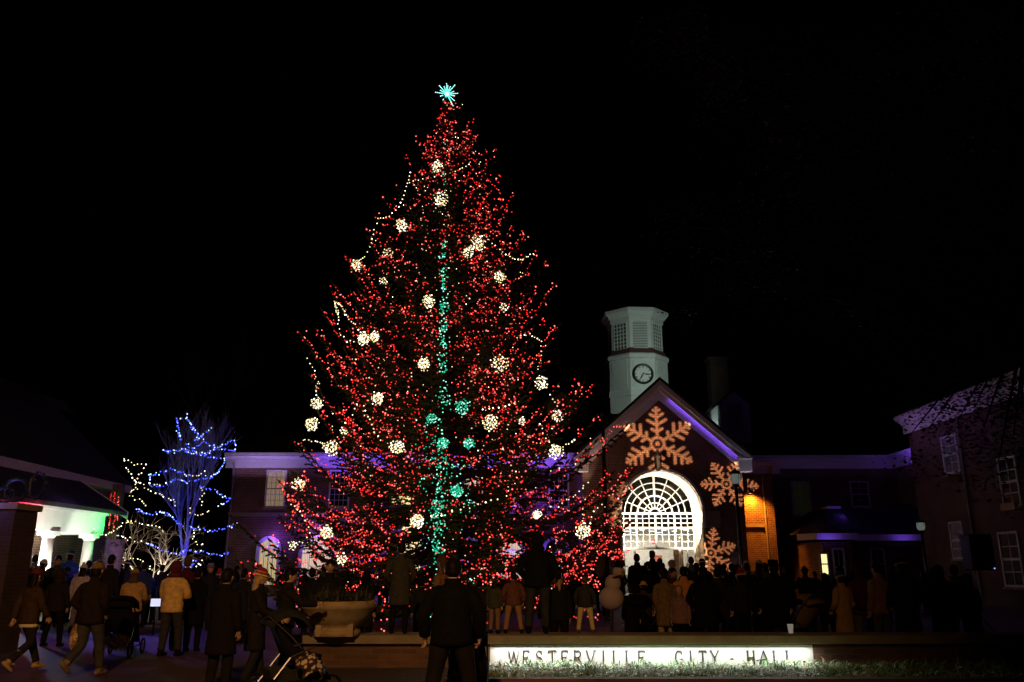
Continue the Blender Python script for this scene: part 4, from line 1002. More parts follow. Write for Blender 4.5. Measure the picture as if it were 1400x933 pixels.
NEED=[pmat('spruce_needles',(.030,.055,.022),.7,.35,3),pmat('spruce_needles_pale',(.05,.08,.03),.7,.3,3)]
mb=MB(); mb.smooth=True; ZTOP=PZ[0][0]; TIPX=at(611,140,TY).x-TX
mb.tube([(TIPX*(z/ZTOP)**3,0,z) for z in (0,.4,2,5,9,13,16,ZTOP)],[.34,.26,.23,.19,.14,.08,.04,.012],n=12,noise=.08); mb.obj('trunk',BARK,tree)
crown=MB(); limbs=MB(); rnd=random.Random(3); spiky=set()
branches=[]
def tuft(mb,p,d,L,w):
    sd=d.cross(Vector((rnd.uniform(-1,1),rnd.uniform(-1,1),rnd.uniform(-1,1))))
    if sd.length<.01: return
    sd.normalize(); up=d.cross(sd)
    for q in(sd,up): mb.add([p-q*w*.5,p+d*L*.55-q*w,p+d*L,p+d*L*.55+q*w],[(0,1,2,3)])
SPIKES=[(418,440),(457,411),(545,216),(520,275),(693,268),(660,218),(563,196),(724,354),(750,398),(752,452),(788,522),(396,602),(420,470),(480,358),(852,640),(378,772),(848,700),(838,730),(392,660),(500,330),(705,318),(760,545),(430,520)]
def grow_branch(z,a,Rr,zt,t):
    rise=-.10*Rr if t<.35 else .12*Rr*(t-.2)
    zb=zt-rise*.3
    z0_=max(.55,zb- (.35*Rr if t>.3 else .05*Rr)); pts=[]
    d=Vector((math.cos(a),math.sin(a),0)); sway=Vector((-d.y,d.x,0))*rnd.uniform(-.12,.12)*Rr
    for k in range(8):
        s=k/7; droop=-.14*Rr*math.sin(s*math.pi*.9); up=.34*min(Rr,2.2)*(max(0,s-.66)/.34)**1.6
        pts.append(Vector((TIPX*(z0_/ZTOP)**3,0,z0_))+d*(Rr*s)+sway*s*s+Vector((0,0,(zt-z0_)*s+droop+up)))
    if pts[-1].z<.35: return
    branches.append((pts,Rr,zt,a))
    limbs.tube(pts,[max(.006,.045*(1-t)*(1-k/8)+.006) for k in range(8)],n=5)
    nt_=int(8+Rr*(11 if t<.25 else 8.5))
    for k in range(nt_):
        s=.12+.88*(k/nt_)**.8; i=min(6,int(s*7)); f=s*7-i; p=pts[i].lerp(pts[i+1],f); dd=(pts[i+1]-pts[i]).normalized()
        sw=Vector((-d.y,d.x,0))*(1 if k%2 else -1); Lt=.14+.30*min(1,Rr/3)*(1-s*.5)*rnd.uniform(.6,1.3)
        tw=(dd*.6+sw*.9+Vector((0,0,rnd.uniform(-.45,.15)))).normalized()
        crown.mi=0 if rnd.random()<.7 else 1
        q=p
        for j in range(3):
            tuft(crown,q,tw,Lt*.5,.03+.02*rnd.random()); q=q+tw*Lt*.33; tw=(tw+Vector((rnd.uniform(-.2,.2),rnd.uniform(-.2,.2),rnd.uniform(-.25,.05)))).normalized()
    tuft(crown,pts[-1],(pts[-1]-pts[-2]).normalized(),.3,.04)
z=.9
while z<ZTOP-.15:
    t=z/ZTOP; nb=max(4,int(9.5*(1-t)**.6+3.5)); ph0=rnd.random()*6.28
    for b in range(nb):
        a=ph0+b*6.283/nb+rnd.uniform(-.3,.3); zt=z+rnd.uniform(-.25,.25)
        l,r=prof_at(zt); side=r if math.cos(a)>0 else l; m_=(l+r)/2
        reach=abs(math.cos(a))*side+ (1-abs(math.cos(a)))*m_
        Rr=reach*rnd.uniform(.60,.97)*(1+.22*noise.noise(Vector((a*1.3,zt*.55,4.2))))
        if rnd.random()<.10: Rr*=.75
        Rr=max(.12,Rr)
        grow_branch(z,a,Rr,zt,t)
    z+=.30+.16*(1-t)
for (px,py) in SPIKES:
    P=at(px,py,TY); dx=P.x-at(603,py,TY).x; Rr=abs(dx); a=(math.pi if dx<0 else 0)+rnd.uniform(-.25,.25); zt=P.z-.30*min(Rr,2.2)
    grow_branch(zt,a,Rr*1.02,zt,zt/ZTOP); spiky.add(len(branches)-1)
limbs.obj('branches',BARK,tree,fix=False); crown.obj('crown',NEED,tree,fix=False)
# bulbs
REDM=[emat('red_bulb',(1,.035,.026),1.5),emat('red_bulb_bright',(1,.13,.10),3.2)]
WARM=[emat('warm_bulb',(1,.82,.42),1.8),emat('warm_bulb_bright',(1,.90,.62),4.2)]
GRN=[emat('green_bulb',(.03,.8,.42),.95),emat('green_bulb_bright',(.35,1,.75),2.0)]
BLUE=[emat('blue_bulb',(.07,.10,1),2.6),emat('blue_bulb_bright',(.35,.45,1),3.6)]
COOL=[emat('cool_bulb',(.95,.95,1),3.0),emat('cool_bulb_bright',(1,1,1),5)]
CORD=pmat('green_cord',(.01,.03,.015),.6)
def bulbs(mb,p,rnd,r=.021,bright=.2):
    mb.mi=1 if rnd.random()<bright else 0
    mb.octa(p,r*rnd.uniform(.8,1.15)); 
def cordline(mb,pts): 
    mb.mi=2
    mb.tube(pts,.004,n=3,cap=False)
bands=[('lowest',0,2.6),('low',2.6,4.6),('lower middle',4.6,6.6),('middle',6.6,8.8),('upper middle',8.8,11),('high',11,13.4),('highest',13.4,30)]
sectors={}
rnd=random.Random(21)
whites=[]
for bi_,(pts,Rr,zt,a) in enumerate(branches):
    if rnd.random()<.05 and bi_ not in spiky: continue
    col='left' if math.cos(a)<-.38 else ('right' if math.cos(a)>.38 else 'centre')
    if math.sin(a)>.25 and col=='centre': col='rear'
    for bn,(nm,z0_,z1_) in enumerate(bands):
        if z0_<=zt<z1_: break
    key=(bn,col if bn<6 else 'all')
    mb=sectors.setdefault(key,MB())
    s0=.30+rnd.random()*.2 if Rr>1 else .1
    Ls=Rr*(1-s0); n=max(2,int(Ls/.064)); line=[]; side=Vector((-math.sin(a),math.cos(a),0)); amp=rnd.uniform(.08,.2); fr=rnd.uniform(6,11); phs=rnd.random()*6
    dens=1 if math.sin(a)<.3 else .6
    for k in range(n):
        s=s0+(1-s0)*k/n; i=min(6,int(s*7)); f=s*7-i; p=pts[i].lerp(pts[i+1],f)
        p=p+side*(amp*math.sin(fr*s*Rr*.6+phs)+rnd.gauss(0,.07))+Vector((0,-.05,.10+amp*.7*math.cos(fr*s*Rr*.6+phs)+rnd.gauss(0,.035)))
        line.append(p)
        nz_=noise.noise(p*.55+Vector((7,3,1)))+.45*noise.noise(p*2.1)
        if rnd.random()<dens*min(1,(1 if bi_ in spiky else max(.14,.80+2.4*nz_))):
            (bulbs(mb,p,rnd,.0215,.26))
            if nz_>.12 and rnd.random()<.6: bulbs(mb,p+Vector((rnd.gauss(0,.09),rnd.gauss(0,.09),rnd.gauss(0,.09))),rnd,.0225,.16)
            if s>.35 and rnd.random()<.11:
                tw_=side*rnd.choice((-1,1))*rnd.uniform(.2,.5)+Vector((0,0,rnd.uniform(-.22,.12)))
                for e_ in (.35,.7,1): bulbs(mb,p+tw_*e_+Vector((0,0,rnd.gauss(0,.03))),rnd,.0225,.16)
    if len(line)>1: cordline(mb,line)
    # tip clump
    for q in range(rnd.randint(1,4)): bulbs(mb,pts[-1]+Vector((rnd.gauss(0,.07),rnd.gauss(0,.07),rnd.gauss(.05,.09))),rnd,.027,.3)
pos={'left':'left side','right':'right side','centre':'front','rear':'back','all':'pointed top'}
for (bn,col),mb in sorted(sectors.items()):
    lab=('red mini lights wound round the narrow top of the big tree below the star' if bn==6 else
         'red mini lights on the %s branches at the %s of the big tree'%(bands[bn][0],pos[col]))
    o=mb.obj('string_lights',REDM+[CORD],loc=(TX,TY,0),fix=False); tag(o,lab,'string lights','red light strings on the big tree')
def surfY(px,py,inset=.97):
    """depth of the crown's near surface behind a pixel column at this height"""
    c=at(603,py,TY); x=at(px,py,TY).x-c.x; l,r=prof_at(c.z); m=(l+r)/2; rr=(r if x>0 else l)
    k=max(0,1-(x/max(rr,.01))**2); return TY-math.sqrt(k)*m*inset
# big warm light balls
BALLS=[(598,228,10,'nearest the star'),(603,273,12,'second below the star'),(549,308,10,'upper left beside the white strand'),(487,363,9,'hanging out past the upper left edge'),
(654,333,12,'upper right, larger of a touching pair'),(640,345,9,'upper right, smaller of a touching pair'),(683,379,9,'under the upper right strand'),(531,345,7,'dim one left of the centre line'),(524,384,7,'dim one below another dim one at left'),
(586,412,11,'just left of the green trunk lights'),(497,463,11,'left of the left shoulder pair'),(512,461,9,'right of the left shoulder pair'),(579,498,11,'touching the green lights at mid height'),(683,497,12,'bright one at mid height on the right'),
(740,523,12,'near the right edge at mid height'),(516,545,11,'ring shaped one left of the middle'),(433,552,10,'upper of two hanging on the left edge'),(426,580,10,'lower of two hanging on the left edge'),(671,578,11,'right of the green cluster'),
(452,613,11,'at cornice height left of the middle'),(543,612,11,'at cornice height near the centre'),(408,663,10,'far left beside the curtained window'),(760,617,10,'right side at cornice height'),(762,569,8,'small, right, above the cornice'),
(446,728,11,'low left above the violet arch'),(570,712,11,'low and central left of the trunk lights'),(734,704,8,'small one low on the right'),(797,726,12,'dangling lowest at the right, brightest'),(400,746,8,'dim one low at the far left'),(467,765,9,'dim one just over the stone urn'),
(713,576,7,'small dim one right of the middle'),(689,420,7,'dim one at right between two bright ones'),(470,592,7,'faint one above the left cornice ball')]
WIRE=pmat('wire_frame',(.05,.05,.05),.5)
def ball(px,py,r,lab,mats,cat='light ball'):
    Y=surfY(px,py)-.1; P=at(px,py,Y); rad=(at(px+r,py,Y).x-P.x)*(.86+.24*((px*13+py*7)%10)/10); mb=MB(); rnd=random.Random(int(px*7+py)); n=int(22+r*3.0*rnd.uniform(.8,1.25)) if 'dim' not in lab and 'faint' not in lab else 20
    for i in range(n):
        y=1-2*(i+.5)/n; a=i*2.39996; q=math.sqrt(1-y*y); v=Vector((math.cos(a)*q*(.85+.25*((px*3)%7)/7),math.sin(a)*q,y))*rad*rnd.uniform(.5,1.02)
        bulbs(mb,v,rnd,.0215 if r>8 else .017,.35)
    mb.mi=2
    for k in range(4):
        a=math.pi*k/4; mb.tube([Vector((math.cos(t)*math.cos(a),math.cos(t)*math.sin(a),math.sin(t)))*rad*.86 for t in [R(g) for g in range(0,361,24)]],.005,n=3,cap=False)
    mb.tube([(0,0,rad*.86),(0,0,rad*1.3)],.006,n=3)
    o=mb.obj('light_ball',mats+[WIRE],loc=P,fix=False); return tag(o,lab,cat,'light balls hung on the big tree')
for px,py,r,l in BALLS: ball(px,py,r,'warm white light ball on the big tree, '+l,WARM)
for px,py,r,l in [(632,556,11,'on the right of the trunk lights'),(590,572,8,'small, left of the trunk lights'),(641,607,9,'low, above the violet cornice'),(624,672,10,'lowest of the green ones'),(606,606,9,'centred over the trunk at cornice height')]:
    ball(px,py,r,'green light ball on the big tree, '+l,GRN)
# traced warm strands
def strand(pix,lab,mats,name='light_strand',Yf=None,spacing=.15,r=.022,group=None,cat='light strand',bright=.3,jit=.015,seed=0):
    pts=[]; rnd=random.Random(seed+len(pix)+int(pix[0][0]*3))
    for (px,py) in pix:
        Y=(Yf(px,py) if Yf else surfY(px,py)-.12); pts.append(at(px,py,Y))
    # resample
    line=[pts[0]]; acc=0
    for a,b in zip(pts[:-1],pts[1:]):
        L=(b-a).length; n=max(1,int(round(L/spacing)))
        for k in range(1,n+1): line.append(a.lerp(b,k/n)+Vector((rnd.gauss(0,jit),rnd.gauss(0,jit),rnd.gauss(0,jit))))
    org=line[0].copy(); mb=MB()
    cordline(mb,[p-org for p in line])
    for p in line: bulbs(mb,p-org,rnd,r,bright)
    o=mb.obj(name,mats+[CORD],loc=org,fix=False); return tag(o,lab,cat,group)
GS='warm white strands on the big tree'
for pix,l in [([(561,236),(554,261),(546,283),(532,297),(518,299),(510,320),(506,338),(499,351),(490,358)],'warm white strand running down the upper left edge to a light ball'),
 ([(457,412),(465,417),(477,436),(486,445),(495,456)],'warm white strand sloping to the left shoulder light balls'),
 ([(458,415),(462,430),(462,443),(465,458),(474,467),(490,466)],'warm white strand hanging off the left shoulder tip'),
 ([(662,322),(683,341),(692,349),(701,353),(712,356),(727,347)],'warm white strand sagging on the upper right'),
 ([(712,459),(724,458),(740,466),(740,481),(740,494),(735,505)],'warm white strand dropping down the right edge to a light ball'),
 ([(752,540),(762,556),(766,565)],'short warm white strand at the right above the small ball'),
 ([(738,580),(743,593),(751,604),(757,612)],'warm white strand falling to the right ball at cornice height'),
 ([(760,616),(774,608),(785,602)],'short warm white strand rising from the right cornice ball'),
 ([(618,698),(642,695),(664,687),(680,682),(692,678)],'warm white strand sweeping low across the front, lower one'),
 ([(753,693),(763,692),(775,684),(784,680),(792,672),(803,660)],'warm white strand rising to the right by the pole'),
 ([(800,683),(798,695),(797,712),(797,722)],'warm white strand above the lowest dangling ball'),
 ([(488,553),(481,567),(473,577),(468,584)],'short warm white strand left of the ring ball'),
 ([(496,550),(500,567),(507,575),(512,591),(520,602)],'short warm white strand under the ring ball'),
 ([(420,490),(430,508),(434,522),(432,540)],'warm white strand above the two left edge balls'),
 ([(415,602),(430,604),(445,607)],'short warm white strand left of the cornice ball'),
 ([(398,690),(410,700),(418,712),(424,730),(414,742),(404,742)],'warm white strand looping low at the far left'),
 ([(560,250),(585,243),(603,240),(628,232),(640,225)],'warm white strand round the narrow upper crown'),
 ([(618,700),(605,705),(590,706),(578,712)],'warm white strand crossing the trunk lights low down'),
 ([(823,690),(812,700),(806,716),(802,730)],'short warm white strand beside the pole, low right'),
 ([(752,748),(754,762),(757,770)],'tiny warm white strand behind the tall dark visitor'),
 ([(660,560),(690,556),(710,549)],'faint warm white strand right of the green ball')]:
    strand(pix,l,WARM,group=GS,spacing=.17)
# loose warm bulbs scattered through the crown
mb=MB(); rnd=random.Random(77)
for (pts,Rr,zt,a) in branches:
    if math.sin(a)<.2 and rnd.random()<.5:
        cl_=[]
        for q in range(rnd.randint(2,6)):
            i=min(6,3+q); p=pts[i].lerp(pts[i+1] if i<7 else pts[i],rnd.random())+Vector((rnd.gauss(0,.1),rnd.gauss(0,.1),rnd.gauss(.05,.1))); bulbs(mb,p,rnd,.018,.15); cl_.append(p)
        if len(cl_)>1: cordline(mb,cl_)
o=mb.obj('string_lights',WARM+[CORD],loc=(TX,TY,0),fix=False); tag(o,'sparse warm white mini lights scattered among the red ones on the big tree','string lights')
# green trunk lights
mb=MB(); rnd=random.Random(8); 
for k in range(640):
    t=rnd.random(); py=185+t*640
    if py<330 and rnd.random()<.80: continue
    if 545<py<760: w=9
    elif 400<py<545: w=7
    else: w=4
    if 770<py and rnd.random()<.6: continue
    if noise.noise(Vector((3.3,py*.045,1.7)))<-.02 and rnd.random()<.8: continue
    cxp=606+ (611-606)*max(0,(330-py)/200) -8*max(0,(py-480)/300)
    px=cxp+rnd.gauss(0,w*.55); Y=surfY(px,py,.80 if py>330 else .7); bulbs(mb,at(px,py,Y)-Vector((TX,TY,0)),rnd,.023,.25)
for (cxp,cyp,sx,sy,n) in ((610,545,5,9,18),(585,600,9,14,22),(600,640,10,10,26),(628,640,10,8,20),(600,700,6,26,60),(592,735,8,14,26),(640,690,5,12,16),(575,656,4,8,9),(597,670,5,12,16)):
    for k in range(n):
        px=cxp+rnd.gauss(0,sx); py=cyp+rnd.gauss(0,sy); bulbs(mb,at(px,py,surfY(px,py,.85))-Vector((TX,TY,0)),rnd,.019,.25)
gp_=sorted([Vector(mb.v[k])-Vector((.02,0,0)) for k in range(0,len(mb.v),6)],key=lambda v:(int(v.z/.35),v.x if int(v.z/.35)%2 else -v.x)); cordline(mb,gp_)
o=mb.obj('string_lights',GRN+[CORD],loc=(TX,TY,0),fix=False); tag(o,'green and teal lights running down the centre of the big tree like a glowing stem','string lights')
# low hanging tails of lights
for pix,m,l in [([(580,778),(583,790),(585,805),(580,820),(578,806)],REDM,'red light tail hanging low left of the big dark visitor'),
   ([(584,858),(583,848),(577,835),(577,828)],WARM,'warm white light tail hanging lowest left of the big dark visitor'),
   ([(586,832),(584,838),(589,843),(585,860)],GRN,'green light tail hanging beside the lowest warm tail'),
   ([(524,803),(520,812),(527,820),(524,838)],REDM,'red light tail right of the stone urn, upper'),
   ([(521,848),(524,852),(520,862)],REDM,'red light tail right of the stone urn, lowest'),
   ([(409,838),(414,850),(408,856),(419,848),(411,862)],REDM,'red light cluster left of the stone urn'),
   ([(643,792),(650,800),(655,812)],GRN,'green light tail right of the big dark visitor'),
   ([(655,806),(664,796),(675,790),(686,786),(695,780),(668,800),(650,795),(680,795)],REDM,'bright red light cluster above the two children on the wall'),
   ([(767,765),(775,760),(783,755),(790,752),(776,768),(778,775)],REDM,'red light sprig right of the tall dark visitor'),
   ([(795,765),(803,770),(812,775),(797,782),(804,790),(815,795),(820,805),(785,785),(800,800),(815,788)],REDM,'red light sprig above the child in pale trousers'),
   ([(778,844),(790,840),(802,838),(812,845),(818,848),(824,846)],REDM,'red light tail near the ground behind the pale trousers'),
   ([(826,755),(835,758),(843,755),(852,757),(862,753),(848,765),(838,762)],REDM,'red light sprig in front of the doorway glass'),
   ([(400,700),(410,690),(395,680),(385,668)],REDM,'red light tail at the far left by the curtained window')]:
    strand(pix,l,m,Yf=(lambda px,py:surfY(px,min(py,835),.93) if py<835 else 20.5),group='light tails under the big tree',spacing=.10,jit=.05,bright=.4)
# low leafy sprigs carrying lights in front of the doorway
star=thing('tree_star','teal starburst of lit rods on the tip of the big tree','star',at(611,129,TY))
mb=MB(); rnd=random.Random(4); 
for k,(a,L) in enumerate([(92,.80),(84,.62),(130,.88),(48,.88),(178,.82),(3,.80),(-38,.82),(-62,.98),(-100,.55),(205,.5),(25,.55),(150,.55),(-20,.6),(65,.6),(110,.6),(-125,.5)]):
    yy_=rnd.uniform(-.5,.5); d=Vector((math.cos(R(a)),yy_*.6,math.sin(R(a)))); L*=.46
    mb.mi=0; mb.tube([d*.03,d*L*.5],.013,n=6); mb.mi=1; mb.tube([d*L*.5,d*L],.008,n=5)
    n=5
    for i in range(n): 
        mb.mi=1 if i>2 else 0; mb.octa(d*L*(.25+.75*i/(n-1)),.024)
mb.obj('rods',[emat('star_teal',(.10,1,.72),2.6),emat('star_pale',(.45,.95,1),1.5)],star)
mb=MB(); mb.ell((0,0,0),.07,.07,.07); mb.obj('hub',emat('star_core',(.4,1,.85),4),star)
mb=MB(); mb.tube([(0,0,-.5),(0,0,0)],.015,n=6); mb.obj('stem',DMETAL,star)
# ================================================================= bare trees with lights
def bare_tree(name,label,base,H,spread,seed,mat,levels=4,n0=5,trunk=.11,up=1.0,lowfork=.12,forks=3):
    t=thing(name,label,'tree',base); rnd=random.Random(seed); tr=MB(); tr.smooth=True; br=MB(); br.smooth=True
    tr.tube([(0,0,-.05),(0.02,0,H*lowfork*.5),(0,0.02,H*lowfork)],[trunk*1.2,trunk,trunk*.9],n=10); tr.obj('trunk',mat,t)
    def grow(p,d,L,r,lv):
        pts=[p];q=p;dd=d
        for k in range(4):
            dd=(dd+Vector((rnd.uniform(-.18,.18),rnd.uniform(-.18,.18),rnd.uniform(-.05,.2)*up))).normalized(); q=q+dd*L/4; pts.append(q)
        br.tube(pts,[r*(1-.15*i) for i in range(5)],n=6 if lv<2 else 3,cap=False)
        if lv<levels:
            for k in range(forks+(1 if lv else 0)):
                s=rnd.uniform(.35,1); i=min(3,int(s*4)); a=rnd.uniform(0,6.28); side=dd.cross(Vector((math.cos(a),math.sin(a),.3))).normalized()
                grow(pts[i].lerp(pts[i+1],s*4-i),(dd+side*spread+Vector((0,0,.15*up))).normalized(),L*rnd.uniform(.5,.72),r*.55,lv+1)
    for k in range(n0):
        a=6.28*k/n0+rnd.uniform(-.3,.3); d=Vector((math.cos(a)*spread,math.sin(a)*spread,1)).normalized(); grow(Vector((0,0,H*lowfork*rnd.uniform(.75,1))),d,H*.42*rnd.uniform(.8,1.1),trunk*.5,0)
    if up>=1: grow(Vector((0,0,H*lowfork)),Vector((0,0,1)),H*.62,trunk*.7,0)
    br.obj('branches',mat,t,fix=False); return t
BARKG=pmat('grey_bark',(.09,.085,.09),.85,.3,10,.3)
BTY=36.0
b0=at(248,800,BTY); bare_tree('bare_tree','slim leafless tree washed blue and wound with blue lights left of the big tree',(b0.x,BTY,0),6.6,.36,12,BARKG,levels=4,n0=3,trunk=.10,up=1.0,lowfork=.3,forks=4)
STY=31.0
b1=at(207,780,STY); bare_tree('ornamental_tree','small pale leafless tree lit white from below beside the blue one',(b1.x,STY,0),4.2,1.0,9,pmat('pale_bark',(.45,.38,.30),.8,.2,10,.3),levels=3,n0=6,trunk=.065,up=.5,lowfork=.2,forks=3)
bare_tree('bare_tree','tall unlit leafless tree barely visible behind the blue lit one',(at(285,640,54).x,54,0),12.5,.4,15,pmat('far_bark',(.03,.025,.025),.9),levels=3,n0=5,trunk=.2,up=1.3,lowfork=.2)
BL=lambda a:[(x/4,520+y/4) for x,y in a]; BL2=lambda a:[(x/4,720+y/4) for x,y in a]
yb=lambda px,py:BTY-1.1*math.cos((px-250)/60)+.3*math.sin(py*.3)
BG='blue light strings in the bare tree'
for a,l in [(BL([(990,325),(978,290),(968,250),(968,215),(985,210),(1025,215),(1022,190)]),'blue light string looped highest at the top left of the bare tree'),
 (BL([(1025,215),(1045,250),(1065,280),(1085,305),(1065,330),(1100,310),(1110,300),(1130,290),(1148,265)]),'blue light string crossing down right from the top of the bare tree'),
 (BL([(1018,350),(1040,370),(1080,360),(1105,345),(1120,325)]),'short blue light string just over the long upper row'),
 (BL([(893,382),(920,392),(960,388),(1000,378),(1050,385),(1100,400),(1150,395),(1190,370),(1230,350),(1270,330),(1290,350),(1285,388),(1250,382),(1200,380),(1150,350),(1130,345)]),'long blue light string across the upper bare tree, hooked at its right end'),
 (BL([(920,398),(1000,380),(1050,402),(1130,412),(1190,425),(1235,430),(1220,465),(1190,500),(1160,530),(1120,548),(1060,550),(1010,555)]),'blue light string curling down the right side of the bare tree'),
 (BL([(820,545),(818,515),(880,512),(930,490),(980,500),(1010,515),(1040,522)]),'blue light string hooked over the left middle of the bare tree'),
 (BL([(820,575),(860,578),(910,570),(945,550),(965,540),(1010,555)]),'blue light string along the middle left below the hooked one'),
 (BL([(1095,580),(1130,595),(1170,600),(1210,630),(1255,650),(1230,675),(1197,688)]),'blue light string at the right edge pointing at the downpipe'),
 (BL([(750,705),(780,725),(840,735),(880,715),(920,740),(960,770),(1000,800)]),'blue light string sloping across the small pale tree'),
 (BL([(1040,800),(1060,810),(1120,820),(1190,825),(1250,805),(1300,785)]),'blue light string sagging low to the right end'),
 (BL2([(805,95),(850,110),(890,130),(940,150),(980,155),(1010,130)]),'blue light string low behind the small pale tree'),
 (BL2([(1010,130),(1080,135),(1130,140),(1180,155),(1215,160),(1250,140)]),'lowest blue light string right of the blue trunk'),
 (BL2([(1045,185),(1065,195),(1055,210),(1040,225)]),'tiny blue light string just above the crowd')]:
    strand(a,l,BLUE,Yf=yb,group=BG,spacing=.105,r=.033,jit=.03,bright=.35)
yw=lambda px,py:STY-.6*math.cos((px-205)/40)
WG='white light strings in the small pale tree'
for a,l in [(BL([(690,480),(712,520),(745,555),(755,540),(775,500),(795,462),(770,465),(720,450),(670,438)]),'white light string bent into a triangle at the upper left'),
 (BL([(745,560),(790,565),(860,575),(905,568)]),'white light string running right from the triangle'),
 (BL([(740,570),(752,600),(710,612),(710,630),(740,650),(800,680)]),'white light string dropping below the triangle'),
 (BL([(790,590),(830,605),(870,625),(920,640),(960,670),(975,690)]),'white light string slanting down toward the blue trunk'),
 (BL([(1010,515),(1050,525),(1090,520),(1115,500),(1115,515)]),'short white light string inside the blue lit crown'),
 (BL([(1100,590),(1105,620),(1105,650),(1105,680)]),'upright white light string right of the blue trunk'),
 (BL([(1040,700),(1060,735),(1100,740),(1130,725),(1150,710)]),'white light string right of the blue trunk at cornice foot height'),
 (BL([(515,815),(525,835),(545,848),(590,845),(640,810),(700,770),(725,775)]),'white light string sweeping left to the porch corner'),
 (BL([(700,775),(760,780),(810,795),(870,800),(900,830)]),'white light string along the middle of the small pale tree'),
 (BL2([(650,172),(700,180),(750,178),(790,195),(815,220),(830,245)]),'white light string low at the foot of the small pale tree'),
 (BL2([(640,50),(690,60),(740,75),(790,90)]),'faint white light string left of the small pale tree'),
 (BL2([(1105,185),(1100,200),(1075,215),(1090,225)]),'white light string cluster above the crowd beside the blue one'),
 (BL2([(1060,20),(1070,40),(1050,70),(1080,95),(1110,100)]),'white light string around the blue trunk')]:
    strand(a,l,COOL if 'cluster' in l else WARM,Yf=yw,group=WG,spacing=.12,r=.026,jit=.03,bright=.3)
for i in range(3):
    pass
strand([(152,676),(150,690),(151,705),(149,722)],'red rope light hanging down the porch corner, left one',REDM,Yf=lambda a,b:37.0,group='red rope lights at the porch corner',spacing=.08,r=.03)
strand([(157,674),(156,690),(157,705),(155,724)],'red rope light hanging down the porch corner, middle one',REDM,Yf=lambda a,b:37.0,group='red rope lights at the porch corner',spacing=.08,r=.03)
strand([(162,680),(161,695),(160,712)],'red rope light hanging down the porch corner, short right one',REDM,Yf=lambda a,b:37.0,group='red rope lights at the porch corner',spacing=.08,r=.03)
rp=at(156,720,37.9); mb=MB(); mb.box(rp.x-.22,rp.x+.22,37.75,38.05,-.02,5.2); tag(mb.obj('gate_post',BARKG),'dark square post hung with red rope lights behind the porch corner','post')
# floods for the two trees
lamp('blue_uplight','SPOT',(b0.x+.2,BTY-1.6,.3),2800,(.05,.05,1),(b0.x,BTY,5),size=.08,angle=70,blend=.6)
lamp('blue_uplight','SPOT',(b0.x-1.5,BTY+.9,.3),1000,(.05,.04,1),(b0.x+.2,BTY,4.5),size=.08,angle=70,blend=.6)
lamp('white_uplight','SPOT',(b1.x+.3,STY-1.1,.25),650,(1,.9,.75),(b1.x-.1,STY,1.7),size=.05,angle=70,blend=.6)
# ================================================================= oak on the right
oak=thing('oak_tree','huge dark leafy oak overhanging the upper right','tree',(at(1530,860,19).x,19,0))
OBARK=pmat('oak_bark',(.025,.018,.013),.95,.4,10,.6,spec=.1)
mb=MB(); mb.smooth=True; mb.tube([(0,0,-.1),(0,0,1),(-.1,0,4),(-.3,.3,7),(-.8,1,11),(-1.2,2,16)],[.62,.50,.44,.38,.26,.1],n=14,noise=.06)
mb.obj('trunk',OBARK,oak)
rnd=random.Random(31); lm=MB(); lm.smooth=True; lf=MB()
ends=[]
for k in range(16):
    z0_=rnd.uniform(6.5,11.5); a=rnd.uniform(R(95),R(265)) if k<14 else rnd.uniform(0,6.28); L=rnd.uniform(5.5,11) 
    d=Vector((math.cos(a),math.sin(a)*.8,rnd.uniform(.15,.8))).normalized(); p=Vector((-.2,.3,z0_)); pts=[p]
    for i in range(6): d=(d+Vector((rnd.uniform(-.2,.2),rnd.uniform(-.2,.2),rnd.uniform(-.12,.12)))).normalized(); p=p+d*L/6; pts.append(p)
    lm.tube(pts,[.17,.14,.11,.09,.06,.04,.02],n=7); ends+=pts[2:]
    for q in pts[2:]:
        for j in range(2):
            dd=Vector((rnd.uniform(-1,1),rnd.uniform(-1,1),rnd.uniform(-.5,.7))).normalized(); e=q+dd*rnd.uniform(.8,1.8); lm.tube([q,q.lerp(e,.5)+Vector((0,0,.1)),e],[.03,.02,.008],n=4); ends.append(e)
ox,oy=oak.location.x,19
for (px,py,Yq) in ((1255,560,20),(1285,548,19),(1310,575,21),(1335,552,18),(1360,540,19),(1385,520,18),(1395,560,17),(1270,585,22),(1345,585,20),(1300,530,20),(1240,600,23),(1385,600,18),(1365,630,18)):
    q=at(px,py,Yq)-Vector((ox,oy,0)); s0_=Vector((-.3,.4,7.2)); m1=s0_.lerp(q,.5)+Vector((0,0,.6)); lm.tube([s0_,m1,q],[.07,.04,.012],n=5); ends.append(q); ends.append(q+Vector((.3,0,.2)))
lm.obj('branches',OBARK,oak,fix=False)
for e in ends:
    for c in range(2):
        cc_=e+Vector((rnd.gauss(0,.45),rnd.gauss(0,.45),rnd.gauss(0,.35))); lf.mi=rnd.choice((0,0,1))
        for j in range(80):
            p=cc_+Vector((rnd.gauss(0,.38),rnd.gauss(0,.38),rnd.gauss(0,.28))); s_=rnd.uniform(.035,.065)
            m=Matrix.Rotation(rnd.uniform(0,6.28),3,'Z')@Matrix.Rotation(rnd.uniform(-1.2,1.2),3,'X')
            lf.add([p+m@Vector(v) for v in((-s_,0,0),(-s_*.1,-s_*.55,.1*s_),(s_,0,0),(-s_*.1,s_*.55,.1*s_))],[(0,1,2,3)])
lf.obj('crown',[pmat('oak_leaf',(.04,.026,.013),.7,.3,5),pmat('oak_leaf_green',(.025,.026,.012),.7,.3,5)],oak,fix=False)
